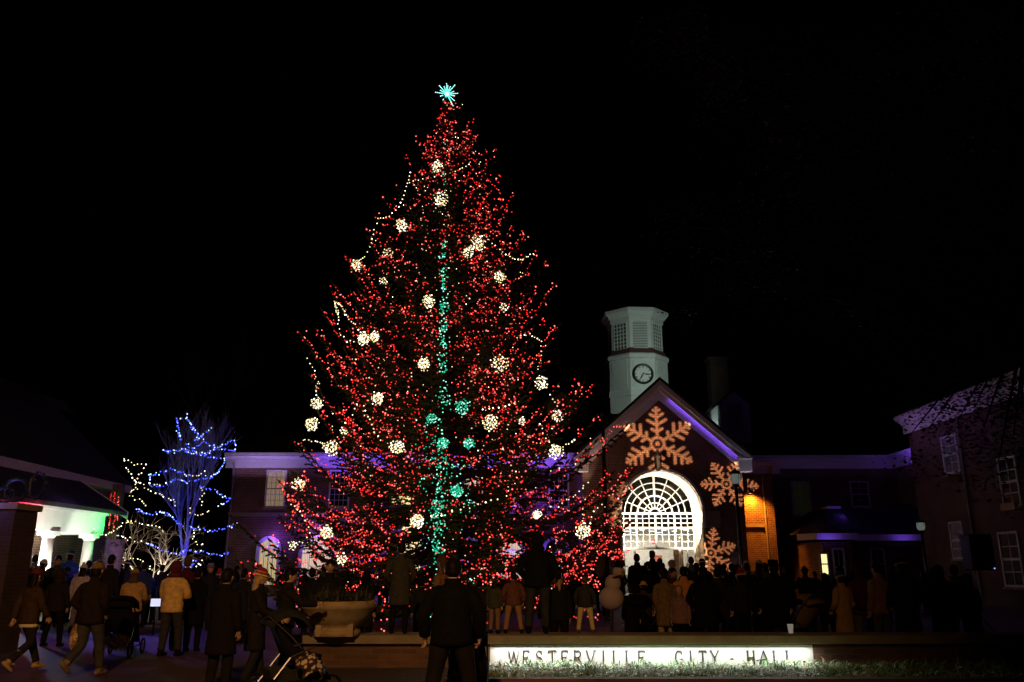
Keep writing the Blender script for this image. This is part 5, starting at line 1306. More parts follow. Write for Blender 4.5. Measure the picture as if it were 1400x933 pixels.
# ================================================================= poles, lamp post, urns, pier, speaker
def lamp_post(px,pybase,Y,pytop,label):
    P=at(px,775,Y); H=Z(pytop,Y); t=thing('lamp_post',label,'lamp post',(P.x,Y,0))
    mb=MB(); mb.smooth=True; mb.tube([(0,0,0),(0,0,.12),(0,0,.14),(0,0,.5),(0,0,.55),(0,0,H-.62),(0,0,H-.58),(0,0,H-.5)],[.17,.17,.12,.10,.065,.05,.09,.11],n=14); mb.obj('post',pmat('post_paint',(.02,.02,.02),.25,.1,10,spec=.8),t)
    mb=MB(); mb.smooth=True; mb.loft([(0,0,H-.5,.10,.10),(0,0,H-.42,.15,.15),(0,0,H-.25,.16,.16),(0,0,H-.18,.13,.13)],n=16); mb.obj('globe',pmat('frosted_glass',(.6,.62,.6),.2,.1,10,emit=(.8,1,.9),estr=.10),t)
    mb=MB(); mb.loft([(0,0,H-.2,.19,.19),(0,0,H-.12,.15,.15),(0,0,H-.06,.05,.05),(0,0,H,.015,.015)],n=16)
    for k in range(4): a=k*math.pi/2+.4; mb.tube([(math.cos(a)*.115,math.sin(a)*.115,H-.5),(math.cos(a)*.165,math.sin(a)*.165,H-.3),(math.cos(a)*.15,math.sin(a)*.15,H-.18)],.008,n=4)
    mb.obj('lantern_cap',DMETAL,t); return t
lamp_post(1014,800,26,640,'black lamp post with a small glass lantern in front of the orange lit corner')
P=at(830,775,27); mb=MB(); mb.smooth=True; H=Z(566,27); mb.tube([(0,0,0),(0,0,.1),(0,0,.12),(0,0,H-.1)],[.15,.15,.07,.055],n=12); mb.ell((0,0,H),.08,.08,.10)
o=mb.obj('flagpole',DMETAL,loc=(P.x,27,0)); tag(o,'tall plain black pole left of the lit arched doorway','pole')
P=at(1264,775,33); lamp_post(1266,800,34,708,'black lamp post with a pale lantern before the dark porch building')
def urn(px,pyt,pyb,Y,wpx,label,z0,col=(.34,.25,.15),plant=True,seed=0):
    c=at(px,(pyt+pyb)/2,Y); zt=Z(pyt,Y); r=(at(px+wpx,pyt,Y).x-c.x); h=zt-z0
    t=thing('planter_urn',label,'planter',(c.x,Y,z0)); mb=MB(); mb.smooth=True
    mb.loft([(0,0,0,r*.62,r*.62),(0,0,h*.16,r*.60,r*.60),(0,0,h*.17,r*.52,r*.52),(0,0,h*.24,r*.50,r*.50),(0,0,h*.34,r*.66,r*.66),(0,0,h*.55,r*.86,r*.86),(0,0,h*.78,r*.97,r*.97),(0,0,h*.80,r*1.0,r*1.0),(0,0,h,r*1.0,r*1.0),(0,0,h,r*.9,r*.9),(0,0,h*.9,r*.86,r*.86)],n=32); mb.smooth=False
    for k in range(4):
        a=R(45+90*k); x,y=math.cos(a)*r*.58,math.sin(a)*r*.58; mb.box(x-.06*r,x+.10*r,y-.10*r,y+.06*r,0,h*.36)
    mb.obj('bowl',pmat('urn_stone',col,.85,.2,6,.3),t)
    if plant:
        m=MB(); rd=random.Random(seed)
        for k in range(420):
            a=rd.uniform(0,6.28); q=r*.85*math.sqrt(rd.random()); m.mi=rd.choice((0,1)); blade(m,math.cos(a)*q,math.sin(a)*q,h*.9,rd.uniform(.12,.34),rd.uniform(0,6.28),rd.uniform(.1,1.3),rd.uniform(.008,.02),m.mi)
        m.obj('foliage',[pmat('evergreen_sprig',(.02,.035,.018),.6,.3,5),pmat('sprig_brown',(.05,.04,.02),.7,.3,5)],t,fix=False)
    return t
urn(462,821,866,13.9,52,'wide stone bowl planter full of dark greenery on the end of the seat wall',capz,seed=2)
urn(151,738,868,25,19,'tall pale urn washed violet with a dark evergreen mound right of the porch',0,(.4,.4,.42),seed=3)
lamp('violet_flood','SPOT',(at(140,760,22).x,21.5,2.6),95,(.42,.22,1),(at(151,755,24).x,24,1.6),size=.1,angle=45,blend=.6)
# brick pier at the left edge with a spiral topiary frame
pr=thing('brick_pier','dark square brick pier at the left edge topped with curling evergreen garland','pier',(at(2,740,17).x,17,0)); pz=Z(690,17)
mb=MB(); mb.box(-.9,.42,-.4,.4,-.05,pz-.12); mb.obj('shaft',brickmat('shaded_pier_brick',(.06,.028,.018),(.04,.02,.014),(.05,.04,.03)),pr); mb=MB(); mb.box(-.95,.48,-.46,.46,pz-.119,pz); mb.obj('cap',brownstone,pr)  # the pier's shade is put into its brick colour
wr=thing('garland_rings','curling evergreen garland rings glinting blue on top of the brick pier','garland',(at(22,668,17).x,17,pz))
mb=MB(); rd=random.Random(6)
for (cx_,cz_,rr_) in((0,.27,.22),(-.22,.17,.15),(.42,.36,.26)):
    for k in range(360):
        a=R(k*1.0); p=Vector((cx_+rr_*math.cos(a)*(1 if cx_<.3 else .55),rd.gauss(0,.04),cz_+rr_*math.sin(a))); blade(mb,p.x,p.y,p.z,rd.uniform(.05,.11),a+rd.uniform(-.8,.8),rd.uniform(.3,1.6),.006,0)
mb.obj('greenery',[pmat('garland_green',(.03,.05,.05),.35,.3,6,spec=.8)],wr,fix=False)
mb=MB(); 
for (cx_,cz_,rr_,e) in((0,.27,.22,1),(-.22,.17,.15,1),(.42,.36,.26,.55)): mb.tube([(cx_+rr_*math.cos(R(a))*e,0,cz_+rr_*math.sin(R(a))) for a in range(0,361,15)],.012,n=5,cap=False)
mb.obj('wire_ring',DMETAL,wr)
lamp('blue_flood','POINT',(at(22,668,17).x-.4,16.2,pz+.1),14,(.18,.15,1),size=.05)
# loudspeaker on a stand
spk=thing('speaker_stand','tripod stand holding the black loudspeaker near the right edge','stand',(at(1337,860,18).x,18,0)); sz=Z(780,18)
mb=MB(); mb.tube([(0,0,.5),(0,0,sz)],.02,n=8); mb.obj('pole',DMETAL,spk)
for k in range(3):
    a=R(90+120*k); mb=MB(); mb.tube([(0,0,.75),(math.cos(a)*.5,math.sin(a)*.5,.02)],.014,n=6); mb.obj('leg',DMETAL,spk)
mb=MB(); mb.box(-.24,.24,-.2,.2,0,Z(731,18)-sz); o=mb.obj('loudspeaker',pmat('speaker_box',(.02,.02,.02),.6,.1,20),loc=(at(1337,760,18).x,18,sz)); b_=o.modifiers.new('b','BEVEL'); b_.width=.03; b_.segments=2
tag(o,'black loudspeaker box with a tiny blue lamp on its stand near the right edge','loudspeaker')
mb=MB(); mb.box(-.2,.2,-.215,-.203,.05,Z(731,18)-sz-.05); mb.obj('grille',pmat('grille_mesh',(.03,.03,.03),.5,.5,60),o)
mb=MB(); mb.ell((.19,-.22,.04),.012,.012,.012); mb.obj('indicator_lamp',emat('indicator_blue',(.2,.25,1),3),o)
# snowman figure
SM=pmat('snow_white',(.42,.33,.36),.8,.06,8,.2)
P=at(836,860,16.0); sn=thing('snowman_figure','pale leaning snowman figure with a dark scarf and hat standing behind the seat wall','snowman',(P.x,16.0,0)); 
def SP(px,py): q=at(px,py,16.0); return (q.x-P.x,0,q.z)
def SR(r): return at(836+r,810,16).x-at(836,810,16).x
mb=MB(); mb.smooth=True; mb.ell(SP(836,818),SR(17),SR(15),SR(16),nu=24,nv=16); mb.ell(SP(838,798),SR(11),SR(10),SR(12),nu=20,nv=14); mb.ell(SP(846,782),SR(8.5),SR(8),SR(9),nu=20,nv=14); mb.obj('body',SM,sn); mb=MB(); mb.tube([SP(836,832),(0,0,0)],.03,n=10); mb.obj('support_pole',DMETAL,sn)
mb=MB(); mb.smooth=True; q=SP(842,789); mb.tube([(q[0]+SR(8.2)*math.cos(R(a)),SR(8)*math.sin(R(a)),q[2]+.03*math.cos(R(a))) for a in range(0,361,20)],.022,n=8,cap=False); mb.obj('scarf',cloth((.05,.02,.03)),sn)
mb=MB(); q=SP(848,775); mb.loft([(q[0],0,q[2],SR(11),SR(11)),(q[0],0,q[2]+.015,SR(11),SR(11)),(q[0],0,q[2]+.016,SR(7),SR(7)),(q[0],0,q[2]+.12,SR(6.5),SR(6.5))],n=18); mb.obj('hat',cloth(BLK),sn)
mb=MB(); q=SP(849,782); mb.tube([(q[0],-SR(7),q[2]),(q[0]+.03,-SR(7)-.09,q[2])],[.015,.003],n=8); mb.obj('nose',cloth((.5,.2,.05)),sn)
# cups / lanterns and strollers
for px,py,Y,l in [(1081,858,17,'white paper cup on the ground behind the wall below the tall dark hat')]:
    c=at(px,py,Y); mb=MB(); mb.loft([(0,0,-.07,.035,.035),(0,0,.07,.05,.05),(0,0,.07,.044,.044),(0,0,.0,.04,.04)],n=14); o=mb.obj('paper_cup',pmat('paper',(.8,.8,.78),.7,.03,4,emit=(1,.95,.85),estr=.12),loc=c); o.location.z=capz+.07 ; o.location.y=SY+.3; o.location.x=at(px,862,SY+.3).x; tag(o,l,'cup')  # faint glow added to the paper, though the cup is no lamp
FRM=pmat('stroller_frame',(.35,.35,.36),.25,.05,8,metal=1)
def stroller(px,Y,face,label,col,col2=None,z0=0,s=1.0,py=860,basket=False):
    P=at(px,py,Y); t=thing('stroller',label,'stroller',(P.x,Y,z0),R(-face)); t.scale=(s,s,s)
    mb=MB(); 
    for sx in(-.26,.26): mb.tube([(sx,.42,.14),(sx,.18,.45),(sx,-.1,.75),(sx,-.42,1.02)],.013,n=6); mb.tube([(sx,-.38,.14),(sx,-.1,.5),(sx,.2,.62)],.013,n=6); mb.tube([(sx,-.38,.14),(sx,.42,.16)],.01,n=6)
    mb.tube([(-.26,.18,.45),(.26,.18,.45)],.01,n=6)
    mb.obj('frame',FRM,t)
    mb=MB(); mb.tube([(-.26,-.42,1.02),(-.24,-.47,1.04),(.24,-.47,1.04),(.26,-.42,1.02)],.018,n=8); mb.obj('handle',cloth(BLK),t)
    mb=MB(); mb.smooth=True
    mb.add([(-.22,.30,.42),(.22,.30,.42),(.22,-.05,.44),(-.22,-.05,.44),(-.22,-.24,.86),(.22,-.24,.86),(-.24,.30,.52),(.24,.30,.52),(.24,-.02,.60),(-.24,-.02,.60),(-.23,.46,.22),(.23,.46,.22)],[(0,1,2,3),(3,2,5,4),(0,3,9,6),(1,7,8,2),(4,9,3),(5,2,8),(0,10,11,1)]); o=mb.obj('seat',cloth(col),t); o.modifiers.new('s','SOLIDIFY').thickness=.03
    mb=MB(); mb.smooth=True; n=8
    vs=[];fs=[]
    for i in range(n):
        a=R(20+130*i/(n-1))
        for j in range(7): u=-.26+.52*j/6; rr=.36*(1-.25*(u/.26)**4); vs.append((u,-.12+math.cos(a)*rr,.72+math.sin(a)*rr))
    for i in range(n-1):
        for j in range(6): a=i*7+j; fs.append((a,a+1,a+8,a+7))
    mb.add(vs,fs); o=mb.obj('canopy',cloth(col2 or col),t); o.modifiers.new('s','SOLIDIFY').thickness=.012
    for (x,y) in((-.29,.42),(.29,.42),(-.29,-.38),(.29,-.38)):
        mb=MB(); mb.tube([(x+.02*math.cos(0),y+.13*math.cos(R(a)),.14+.13*math.sin(R(a))) for a in range(0,361,20)],.018,n=6,cap=False); w=mb.obj('wheel',cloth(BLK),t)
        mb=MB()
        for a in range(0,180,45): mb.tube([(x+.02,y-.12*math.cos(R(a)),.14-.12*math.sin(R(a))),(x+.02,y+.12*math.cos(R(a)),.14+.12*math.sin(R(a)))],.005,n=4)
        mb.obj('rim',FRM,w)
    mb=MB(); mb.add([(-.2,.3,.22),(.2,.3,.22),(.2,-.3,.22),(-.2,-.3,.22),(-.24,.34,.36),(.24,.34,.36),(.24,-.34,.36),(-.24,-.34,.36)],[(0,1,2,3),(0,4,5,1),(1,5,6,2),(2,6,7,3),(3,7,4,0)]); mb.obj('basket',cloth(CHAR),t)
    return t
# ================================================================= visitors
W_=capz
P_=person
# --- left foreground
P_(45,776,14.0,'walk',28,'jacket',(.05,.028,.018),(.02,.018,.018),'beanie',(.12,.02,.015),label='person in brown jacket, pale shirt hem and tan boots striding at far left',boots=(.45,.28,.14),tall=True,hem=(.75,.62,.42),seed=1)
P_(78,778,18.3,'apart',5,'puffer',(.02,.016,.014),BLK,'hood',(.035,.02,.015),label='person in black puffer and hood standing between the two walkers at left',seed=2)
P_(129,768,13.3,'stride',12,'jacket',(.020,.013,.010),(.05,.045,.045),'cap',(.22,.12,.06),label='person in dark jacket, grey jeans and tan cap walking away at left',boots=(.22,.14,.09),seed=3,w=1.1)
P_(181,777,18.2,'push',-8,'puffer',(.50,.30,.13),BLK,'beanie',(.30,.18,.10),label='person in tan puffer and knit hat pushing a stroller',seed=4,w=1.08,hair='b')
P_(238,766,16.3,'fold',8,'jacket',(.72,.46,.17),(.035,.035,.04),'hood',(.10,.02,.025),label='person in bright tan hooded jacket with hands folded in front at left',seed=5,w=1.1)
P_(254,759,17.6,'pockets',-15,'coat',(.07,.012,.02),BLK,'short',label='person in dark maroon coat looking over the tan jacket shoulder',seed=6,hair='b')
P_(268,776,17.2,'stand',0,'coat',BLK,BLK,'short',label='person in plain black coat right of the tan hooded jacket',seed=7)
P_(285,770,22.5,'stand',160,'jacket',(.02,.02,.05),BLK,'brim',(.25,.2,.5),label='person in wide hat turned to the camera under the blue tree',seed=8)  # purple light is tinted into the hat colour
P_(308,776,11.6,'stand',18,'coat',(.010,.008,.008),(.012,.01,.01),'short',label='person in long black coat nearest the left foreground',seed=9,w=1.12)
P_(354,771,12.2,'push',75,'coat',(.016,.013,.013),(.02,.018,.018),'striped',(.30,.03,.03),(.75,.55,.40),label='person in striped bobble hat facing right over a stroller',seed=10,hair='y')
P_(393,776,12.9,'reach',70,'jacket',(.018,.014,.012),BLK,'short',label='person in dark jacket stretching an arm toward the stone planter',seed=11,hair='d')
P_(450,764,14.9,'fold',170,'puffer',(.012,.012,.014),BLK,'short',label='person in black puffer leaning behind the stone planter',seed=12)
P_(548,741,14.25,'pockets',0,'coat',(.045,.042,.038),BLK,'short',label='person in long fuzzy grey coat standing on the wall beside the planter',z0=W_,seed=13,hair='d')
P_(605,758,15.6,'stand',-60,'jacket',(.22,.11,.05),(.05,.04,.03),'long',label='person in brown jacket turned left behind the big dark man',seed=14,hair='b')
P_(619,762,9.6,'apart',0,'jacket',(.006,.006,.006),(.014,.011,.010),'short',label='broad person in black jacket from behind, largest figure in the middle foreground',seed=15,w=1.22,hair='d')
P_(676,790,14.25,'stand',25,'jacket',(.05,.05,.03),(.22,.12,.06),'beanie',(.06,.05,.03),label='small child in olive jacket standing on the wall, left of two',z0=W_,seed=16,w=1.12)
P_(702,782,14.25,'apart',0,'jacket',(.13,.05,.04),(.30,.17,.09),'short',label='child in plaid reddish jacket and tan trousers on the wall',z0=W_,seed=17,w=1.15,hair='d')
P_(735,728,14.25,'pockets',5,'jacket',(.008,.008,.008),(.03,.028,.026),'hood',(.010,.009,.008),label='tallest person in black fur-hooded parka and grey jeans standing on the wall',z0=W_,seed=18,w=1.18)
P_(764,786,14.6,'stand',-5,'jacket',(.012,.012,.012),BLK,'pony',label='fair haired child in black beside the tallest visitor',z0=.1,seed=19,hair='y',w=1.1)
P_(800,788,14.25,'apart',10,'jacket',(.03,.03,.028),(.55,.44,.22),'short',label='child in dark coat and pale yellow trousers standing on the wall',z0=W_,seed=20,boots=(.10,.07,.05),w=1.15,hair='b')
# --- left background group near the porch
for i,(px,py,Y,ps,fc,st,c,pn,hd,hc,lb) in enumerate([
 (8,775,20,'stand',20,'coat',(.03,.02,.05),BLK,'short',None,'person in dark coat half hidden by the brick pier'),
 (18,790,18,'stand',10,'jacket',(.35,.16,.32),CHAR,'beanie',(.06,.03,.05),'child in mauve jacket by the brick pier'),
 (31,762,26,'phone',0,'jacket',(.03,.03,.06),BLK,'cap',(.5,.5,.5),'person in pale cap holding a phone up before the porch'),
 (43,758,27,'stand',-20,'jacket',(.10,.15,.35),BLK,'short',None,'person in light blue jacket in front of the porch door'),
 (54,764,25,'stand',30,'coat',(.05,.06,.12),BLK,'beanie',(.4,.4,.5),'person in pale grey knit hat by the porch column'),
 (75,759,24,'stand',150,'jacket',(.04,.05,.04),BLK,'short',None,'person facing back toward the camera right of the porch column'),
 (92,752,26,'stand',0,'puffer',(.03,.08,.40),BLK,'beanie',(.03,.08,.4),'person in blue puffer and blue hat between the porch columns'),
 (110,768,22,'stand',0,'puffer',(.55,.45,.62),(.2,.15,.2),'pom',(.6,.5,.7),'child in pale bobble hat and pale puffer at left'),  # pale clothes with the purple light put into their colours
 (117,766,24.5,'stand',-30,'coat',BLK,BLK,'short',None,'person in black behind the pale bobble hat child'),
 (148,758,21,'stand',10,'coat',(.02,.015,.02),BLK,'short',None,'person in dark coat in front of the violet urn'),
 (194,768,24,'stand',-10,'jacket',(.03,.05,.25),BLK,'short',None,'person in blue jacket under the small pale tree'),
 (205,790,25,'stand',15,'puffer',(.04,.09,.5),BLK,'hood',(.04,.09,.5),'small child in blue hooded suit under the small pale tree'),
 (170,765,26,'stand',0,'coat',(.02,.02,.04),BLK,'beanie',(.02,.02,.05),'person in navy behind the tan puffer walker'),
 (218,772,27,'pockets',0,'coat',(.02,.02,.03),BLK,'short',None,'person in navy coat left of the bright tan jacket'),
 (297,778,24,'fold',190,'jacket',(.10,.02,.05),BLK,'santa',(.4,.03,.05),'person in red and white holiday hat at the right of the blue tree'),
 (331,778,19,'stand',20,'coat',(.02,.02,.03),BLK,'short',None,'person in dark coat left of the striped bobble hat'),
 (425,776,18,'stand',-20,'coat',(.015,.012,.012),BLK,'short',None,'person in black left of the stone planter'),
 (500,780,17,'stand',30,'coat',(.015,.012,.012),BLK,'hood',BLK,'hooded person in black right of the stone planter'),
 (575,790,18,'stand',0,'jacket',(.02,.02,.02),BLK,'short',None,'short person in black left of the big dark man'),
 (655,792,18.5,'stand',10,'jacket',(.03,.02,.02),BLK,'short',None,'small person in black right of the big dark man')]):
    P_(px,py,Y,ps,fc,st,c,pn,hd,hc,(.7,.7,.7),label=lb,seed=30+i)
# --- right crowd: named figures
RC=[(872,757,27,'stand',0,'coat',BLK,BLK,'short',None,'person in black nearest the sprig of lights at the doorway'),
 (893,752,30,'stand',20,'jacket',BLK,BLK,'cap',BLK,'person in peaked cap silhouetted against the open door'),
 (904,763,32,'stand',-20,'jacket',CHAR,BLK,'short',None,'short person silhouetted in the open door right of the cap'),
 (919,765,27,'stand',90,'jacket',(.12,.10,.09),BLK,'short',None,'grey haired person in profile before the brown door'),
 (947,761,28,'phone',0,'jacket',(.12,.12,.12),BLK,'short',None,'person in black and white jacket with hands raised at the right jamb'),
 (962,763,24,'stand',0,'jacket',BLK,BLK,'beanie',BLK,'person in black knit hat right of the doorway'),
 (881,794,17.5,'point',15,'jacket',(.06,.035,.02),BLK,'beanie',(.55,.30,.07),'child in mustard knit hat raising an arm behind the wall'),
 (864,800,17.0,'stand',-5,'coat',BLK,BLK,'short',None,'child in black right of the snowman'),
 (909,778,17.2,'stand',0,'coat',(.20,.13,.06),KHA,'short',None,'person in long khaki coat behind the name panel'),
 (921,776,18.5,'stand',160,'jacket',(.06,.02,.02),BLK,'short',None,'red faced person facing the camera beside the khaki coat'),
 (936,774,17.6,'fold',10,'jacket',(.62,.26,.06),BLK,'short',None,'person in glowing orange jacket in the middle of the crowd'),
 (930,800,16.6,'stand',200,'puffer',(.25,.14,.13),BLK,'hood',(.2,.1,.1),'small child in dusty pink being held before the orange jacket'),
 (963,774,16.4,'pockets',5,'coat',(.008,.008,.008),BLK,'cap',BLK,'large person in black coat and cap right of the orange jacket'),
 (983,776,18,'stand',0,'coat',(.03,.015,.01),BLK,'short',None,'person in dark brown coat right of the large black coat'),
 (1003,770,23,'stand',0,'coat',BLK,BLK,'short',None,'person in black left of the lamp post'),
 (1023,766,24,'phone',-10,'jacket',(.35,.33,.30),BLK,'short',(.5,.5,.5),'white haired person with raised hands under the orange wall'),
 (1040,765,25,'stand',30,'coat',(.10,.10,.10),BLK,'beanie',(.5,.5,.48),'person in pale grey knit hat under the orange wall'),
 (1014,777,17.4,'stand',-15,'jacket',(.02,.015,.012),BLK,'santa',(.30,.02,.02),'person in red holiday hat with pale trim below the lamp post'),
 (1060,765,16.2,'apart',5,'coat',(.006,.006,.006),BLK,'brim',(.008,.008,.008),'large person in black coat and black brimmed hat right of the lamp post'),
 (1131,783,18.5,'stand',0,'coat',(.02,.02,.02),BLK,'long',None,'long haired person in black before the small lit window'),
 (1152,781,16.3,'pockets',-25,'long',(.50,.30,.10),BLK,'beanie',(.06,.04,.03),'person in long camel coat on the right'),
 (1178,772,16.6,'stand',10,'puffer',(.12,.015,.012),(.16,.12,.08),'hood',(.07,.012,.01),'person in dark red hooded puffer with backpack'),
 (1202,768,15.8,'stand',-20,'jacket',(.30,.17,.07),(.10,.09,.08),'short',None,'dark haired person in tan shawl right of the red puffer'),
 (1236,762,15.2,'pockets',0,'coat',(.010,.009,.009),(.035,.03,.025),'beanie',BLK,'tall person in black coat on the right between shawl and hooded pair'),
 (1286,772,15.4,'pockets',10,'coat',(.008,.008,.008),BLK,'hood',(.010,.010,.010),'hooded person in black left of the mustard scarf'),
 (1308,772,16.4,'fold',30,'jacket',(.014,.012,.012),(.10,.07,.05),'short',None,'person in mustard scarf over black at right'),
 (1326,784,17,'stand',-10,'long',(.13,.07,.035),BLK,'hood',(.05,.03,.02),'person in long brown coat beneath the loudspeaker')]
rn=random.Random(99)
for i,(px,py,Y,ps,fc,st,c,pn,hd,hc,lb) in enumerate(RC):
    P_(px,py,Y,ps,fc,st,c,pn,hd,hc,(.6,.5,.35),label=lb,seed=60+i,w=1.15 if 'large' in lb else 1.04,hair='g' if 'white haired' in lb or 'grey haired' in lb else 'd')
# mustard scarf, backpack
for (px,Y,zz,c,nm,cat,lb) in [(1308,16.35,1.42,(.55,.30,.08),'scarf','scarf','mustard scarf round the shoulders of the person beside the loudspeaker')]:
    q=at(px,775,Y); mb=MB(); mb.smooth=True; mb.tube([(.14*math.cos(R(a)),.11*math.sin(R(a)),.03*math.sin(R(a))) for a in range(0,361,20)],[(.045,.07)]*19,n=10,cap=False,noise=.1); o=mb.obj(nm,cloth(c),loc=(q.x,Y+.02,1.36)); tag(o,lb,cat)
q=at(1178,800,16.35); mb=MB(); mb.smooth=True; mb.ell((0,0,0),.24,.15,.30,nu=20,nv=14); mb.mi=0
o=mb.obj('backpack',cloth((.10,.012,.012)),loc=(q.x,16.33,1.12)); tag(o,'round dark red backpack on the back of the red puffer person','backpack')
mb=MB(); mb.tube([(-.12,.0,.28),(-.13,.1,.36),(-.13,.22,.25)],.02,n=6); mb.tube([(.12,.0,.28),(.13,.1,.36),(.13,.22,.25)],.02,n=6); mb.obj('strap',cloth(BLK),o)
# --- anonymous dark fill of the packed crowd
DK=[BLK,(.02,.015,.012),(.03,.02,.02),(.015,.02,.03),(.05,.03,.02),(.012,.012,.012)]
for i in range(40):
    px=rn.uniform(862,1112); Y=rn.uniform(18.5,34); py=775-rn.uniform(-14,9)*20/Y
    hd=rn.choice(['short','beanie','hood','cap','long','short','beanie'])
    P_(px,py,Y,rn.choice(['stand','pockets','phone','fold','stand']),rn.uniform(-35,35),rn.choice(['jacket','coat','puffer']),rn.choice(DK),BLK,hd,rn.choice(DK) if hd!='long' and hd!='short' else None,label='@',group='onlookers packed before the entrance',seed=100+i)
for i in range(30):
    px=rn.choice([rn.uniform(380,560),rn.uniform(560,850),rn.uniform(640,850)]); Y=rn.uniform(27,38); py=775+rn.uniform(-4,8)*20/Y
    P_(px,py,Y,rn.choice(['stand','pockets','fold']),rn.uniform(-60,60),rn.choice(['jacket','coat']),rn.choice(DK),BLK,rn.choice(['short','beanie','hood']),None,label='@',group='onlookers beyond the big tree',seed=200+i)
for i in range(12):
    px=rn.uniform(1105,1300); Y=rn.uniform(21,33); py=775+rn.uniform(-3,10)*20/Y
    P_(px,py,Y,rn.choice(['stand','pockets','fold']),rn.uniform(-60,60),rn.choice(['jacket','coat']),rn.choice(DK),BLK,rn.choice(['short','beanie','hood']),None,label='@',group='onlookers in the shade at right',seed=230+i)
for i in range(14):
    px=rn.uniform(5,330); Y=rn.uniform(24,33); py=772+rn.uniform(-6,8)*20/Y
    P_(px,py,Y,rn.choice(['stand','pockets','phone']),rn.uniform(-60,60),rn.choice(['jacket','coat']),rn.choice(DK+[NAVY,BLU]),BLK,rn.choice(['short','beanie','hood']),None,label='@',group='onlookers under the blue lit trees',seed=260+i)
# ---------------------------------------------------------------- things people bring
st=stroller(163,16.4,-8,'black stroller with a pale patterned bundle hung on its handle at left',BLK,BLK,py=880)
def bundle(px,py,Y,rx,rz,label,seed,name='flower_bunch'):
    c=at(px,py,Y); r1_=at(px+rx,py,Y).x-c.x; mb=MB(); rd=random.Random(seed)
    for k in range(170):
        a=rd.uniform(0,6.28); v=math.acos(rd.uniform(-1,1)); p=Vector((math.sin(v)*math.cos(a)*r1_,math.sin(v)*math.sin(a)*r1_*.7,math.cos(v)*r1_*rz/rx))
        mb.mi=0 if rd.random()<.8 else 1; n_=p.normalized(); 
        for j in range(5):
            t=n_.cross(Vector((rd.uniform(-1,1),rd.uniform(-1,1),rd.uniform(-1,1)))).normalized(); s_=.028; mb.add([p,p+t*s_+n_*.008,p+t*s_*.8+n_.cross(t)*s_*.6+n_*.012],[(0,1,2)])
    mb.mi=2; mb.ell((0,0,0),r1_*.9,r1_*.6,r1_*.9*rz/rx,nu=12,nv=8)
    o=mb.obj(name,[pmat('petal',(.80,.60,.36),.7,.2,10),pmat('petal_rust',(.6,.25,.08),.7,.2,10),pmat('bunch_core',(.25,.14,.06),.8,.2,10)],loc=c,fix=False); tag(o,label,'flowers')
bundle(161,878,15.7,15,10,'round bunch of pale flowers hung low behind the stroller at left',3)
bundle(102,872,13.25,4.5,17,'narrow upright bunch of pale flowers carried beside the grey jeans walker',5)
stroller(400,11.3,60,'black stroller in front of the striped bobble hat person',BLK,(.02,.02,.02),py=900)
c=at(424,905,10.9); mb=MB(); mb.smooth=True; rd=random.Random(3)
vs=[];fs=[]
for i in range(12):
    for j in range(9):
        u=i/11-.5;v=j/8-.5; vs.append((u*.42,v*.30+.03*math.sin(i),.10*math.cos(u*3)*math.cos(v*3)+.02*math.sin(i*2.1+j*1.7)-abs(v)*.12))
for i in range(11):
    for j in range(8): a=i*9+j; fs.append((a,a+1,a+10,a+9))
mb.add(vs,fs)
bm_=bpy.data.materials.new('patterned_blanket'); bm_.use_nodes=True; nt=bm_.node_tree; tc=nt.nodes.new('ShaderNodeTexCoord'); vo=nt.nodes.new('ShaderNodeTexVoronoi'); vo.inputs['Scale'].default_value=14; nt.links.new(tc.outputs['Object'],vo.inputs['Vector']); cr_=nt.nodes.new('ShaderNodeValToRGB'); cr_.color_ramp.interpolation='CONSTANT'; cr_.color_ramp.elements[0].color=(.55,.40,.28,1); cr_.color_ramp.elements[1].position=.42; cr_.color_ramp.elements[1].color=(.03,.02,.015,1); nt.links.new(vo.outputs['Distance'],cr_.inputs[0]); nt.links.new(cr_.outputs[0],nt.nodes['Principled BSDF'].inputs['Base Color'])
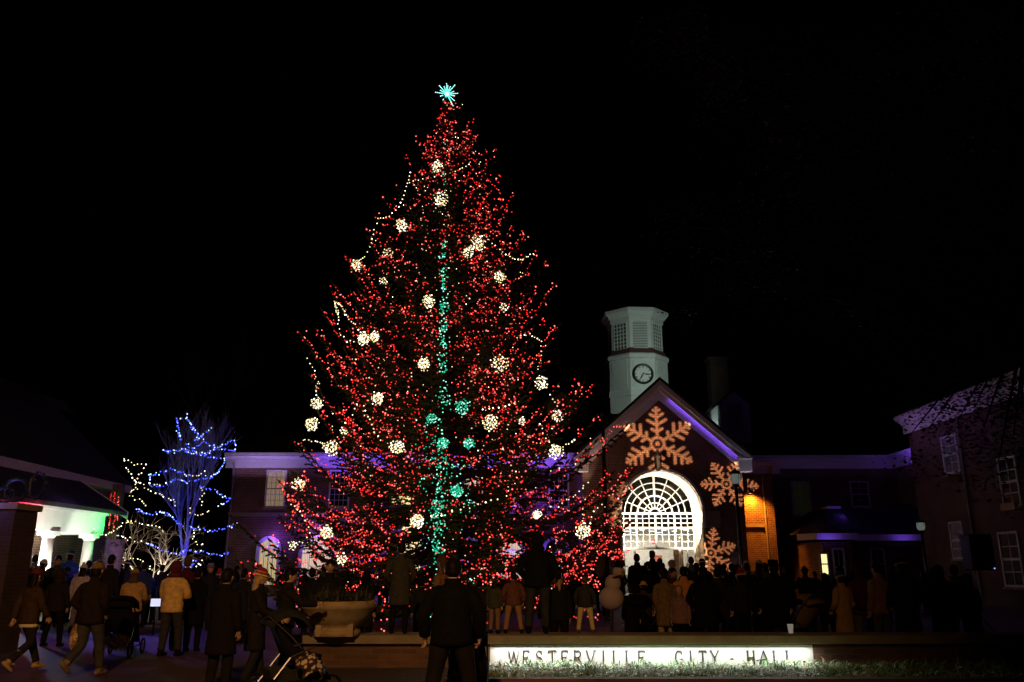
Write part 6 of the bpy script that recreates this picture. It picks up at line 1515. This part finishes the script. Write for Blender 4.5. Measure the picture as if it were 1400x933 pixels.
o=mb.obj('patterned_blanket',bm_,loc=(c.x,c.y,c.z)); o.rotation_euler=(R(8),R(25),R(-50)); o.modifiers.new('s','SOLIDIFY').thickness=.015; tag(o,'cream and black patterned blanket lying over the front of a stroller','blanket')
stroller(640,10.2,0,'black stroller mostly hidden beside the big dark man, its frame glinting',BLK,BLK,py=930,s=.86)
stroller(1100,17.5,-30,'dark stroller behind the wall right of the black brimmed hat',(.20,.13,.06),(.25,.16,.08),py=860)
stroller(877,17.2,40,'dark stroller behind the wall between snowman and khaki coat',BLK,BLK,py=860)
# low branches of another evergreen bearing leaves before the doorway
# projector screen glow: tablet held up in the left crowd
c=at(213,824,21.0); mb=MB(); mb.box(-.13,.13,-.01,.01,-.10,.10); o=mb.obj('lit_screen',pmat('screen_back',(.02,.02,.02),.4),loc=c); mb=MB(); mb.box(-.12,.12,-.013,-.0102,-.09,.09); mb.obj('display',emat('screen_white',(.75,.75,1),1.0),o)
mb=MB(); mb.tube([(0,.02,-.1),(0,.02,-c.z)],.02,n=8); mb.obj('stand',DMETAL,o); tag(o,'small glowing white screen on a stand low in the left crowd','screen')

# every onlooker of a group gets its own place in the row
ORD='first second third fourth fifth sixth seventh eighth ninth tenth eleventh twelfth thirteenth fourteenth fifteenth sixteenth seventeenth eighteenth nineteenth twentieth'.split()
def ordw(i):
    if i<20: return ORD[i]
    t=['twenty','thirty','forty'][(i+1)//10-2]; r=(i+1)%10
    return {'twenty':'twentieth','thirty':'thirtieth','forty':'fortieth'}[t] if r==0 else t+'-'+ORD[r-1]
for g,ph in (('onlookers packed before the entrance','dark clad onlooker, %s from the left in the packed back rows before the lit entrance'),('onlookers beyond the big tree','dark clad onlooker, %s from the left of those beyond the big tree'),
             ('onlookers in the shade at right','dark clad onlooker, %s from the left of those shaded before the right hand buildings'),('onlookers under the blue lit trees','dark clad onlooker, %s from the left of those beneath the blue lit trees')):
    L=[o for o in COL.objects if o.get('group')==g and o.get('label')=='@']
    L.sort(key=lambda o:o.location.x/o.location.y)
    for i,o in enumerate(L): o['label']=ph%ordw(i)
for o in COL.objects:
    if o.get('label') and len(o['label'].split())>16: print('LONG',o['label'])
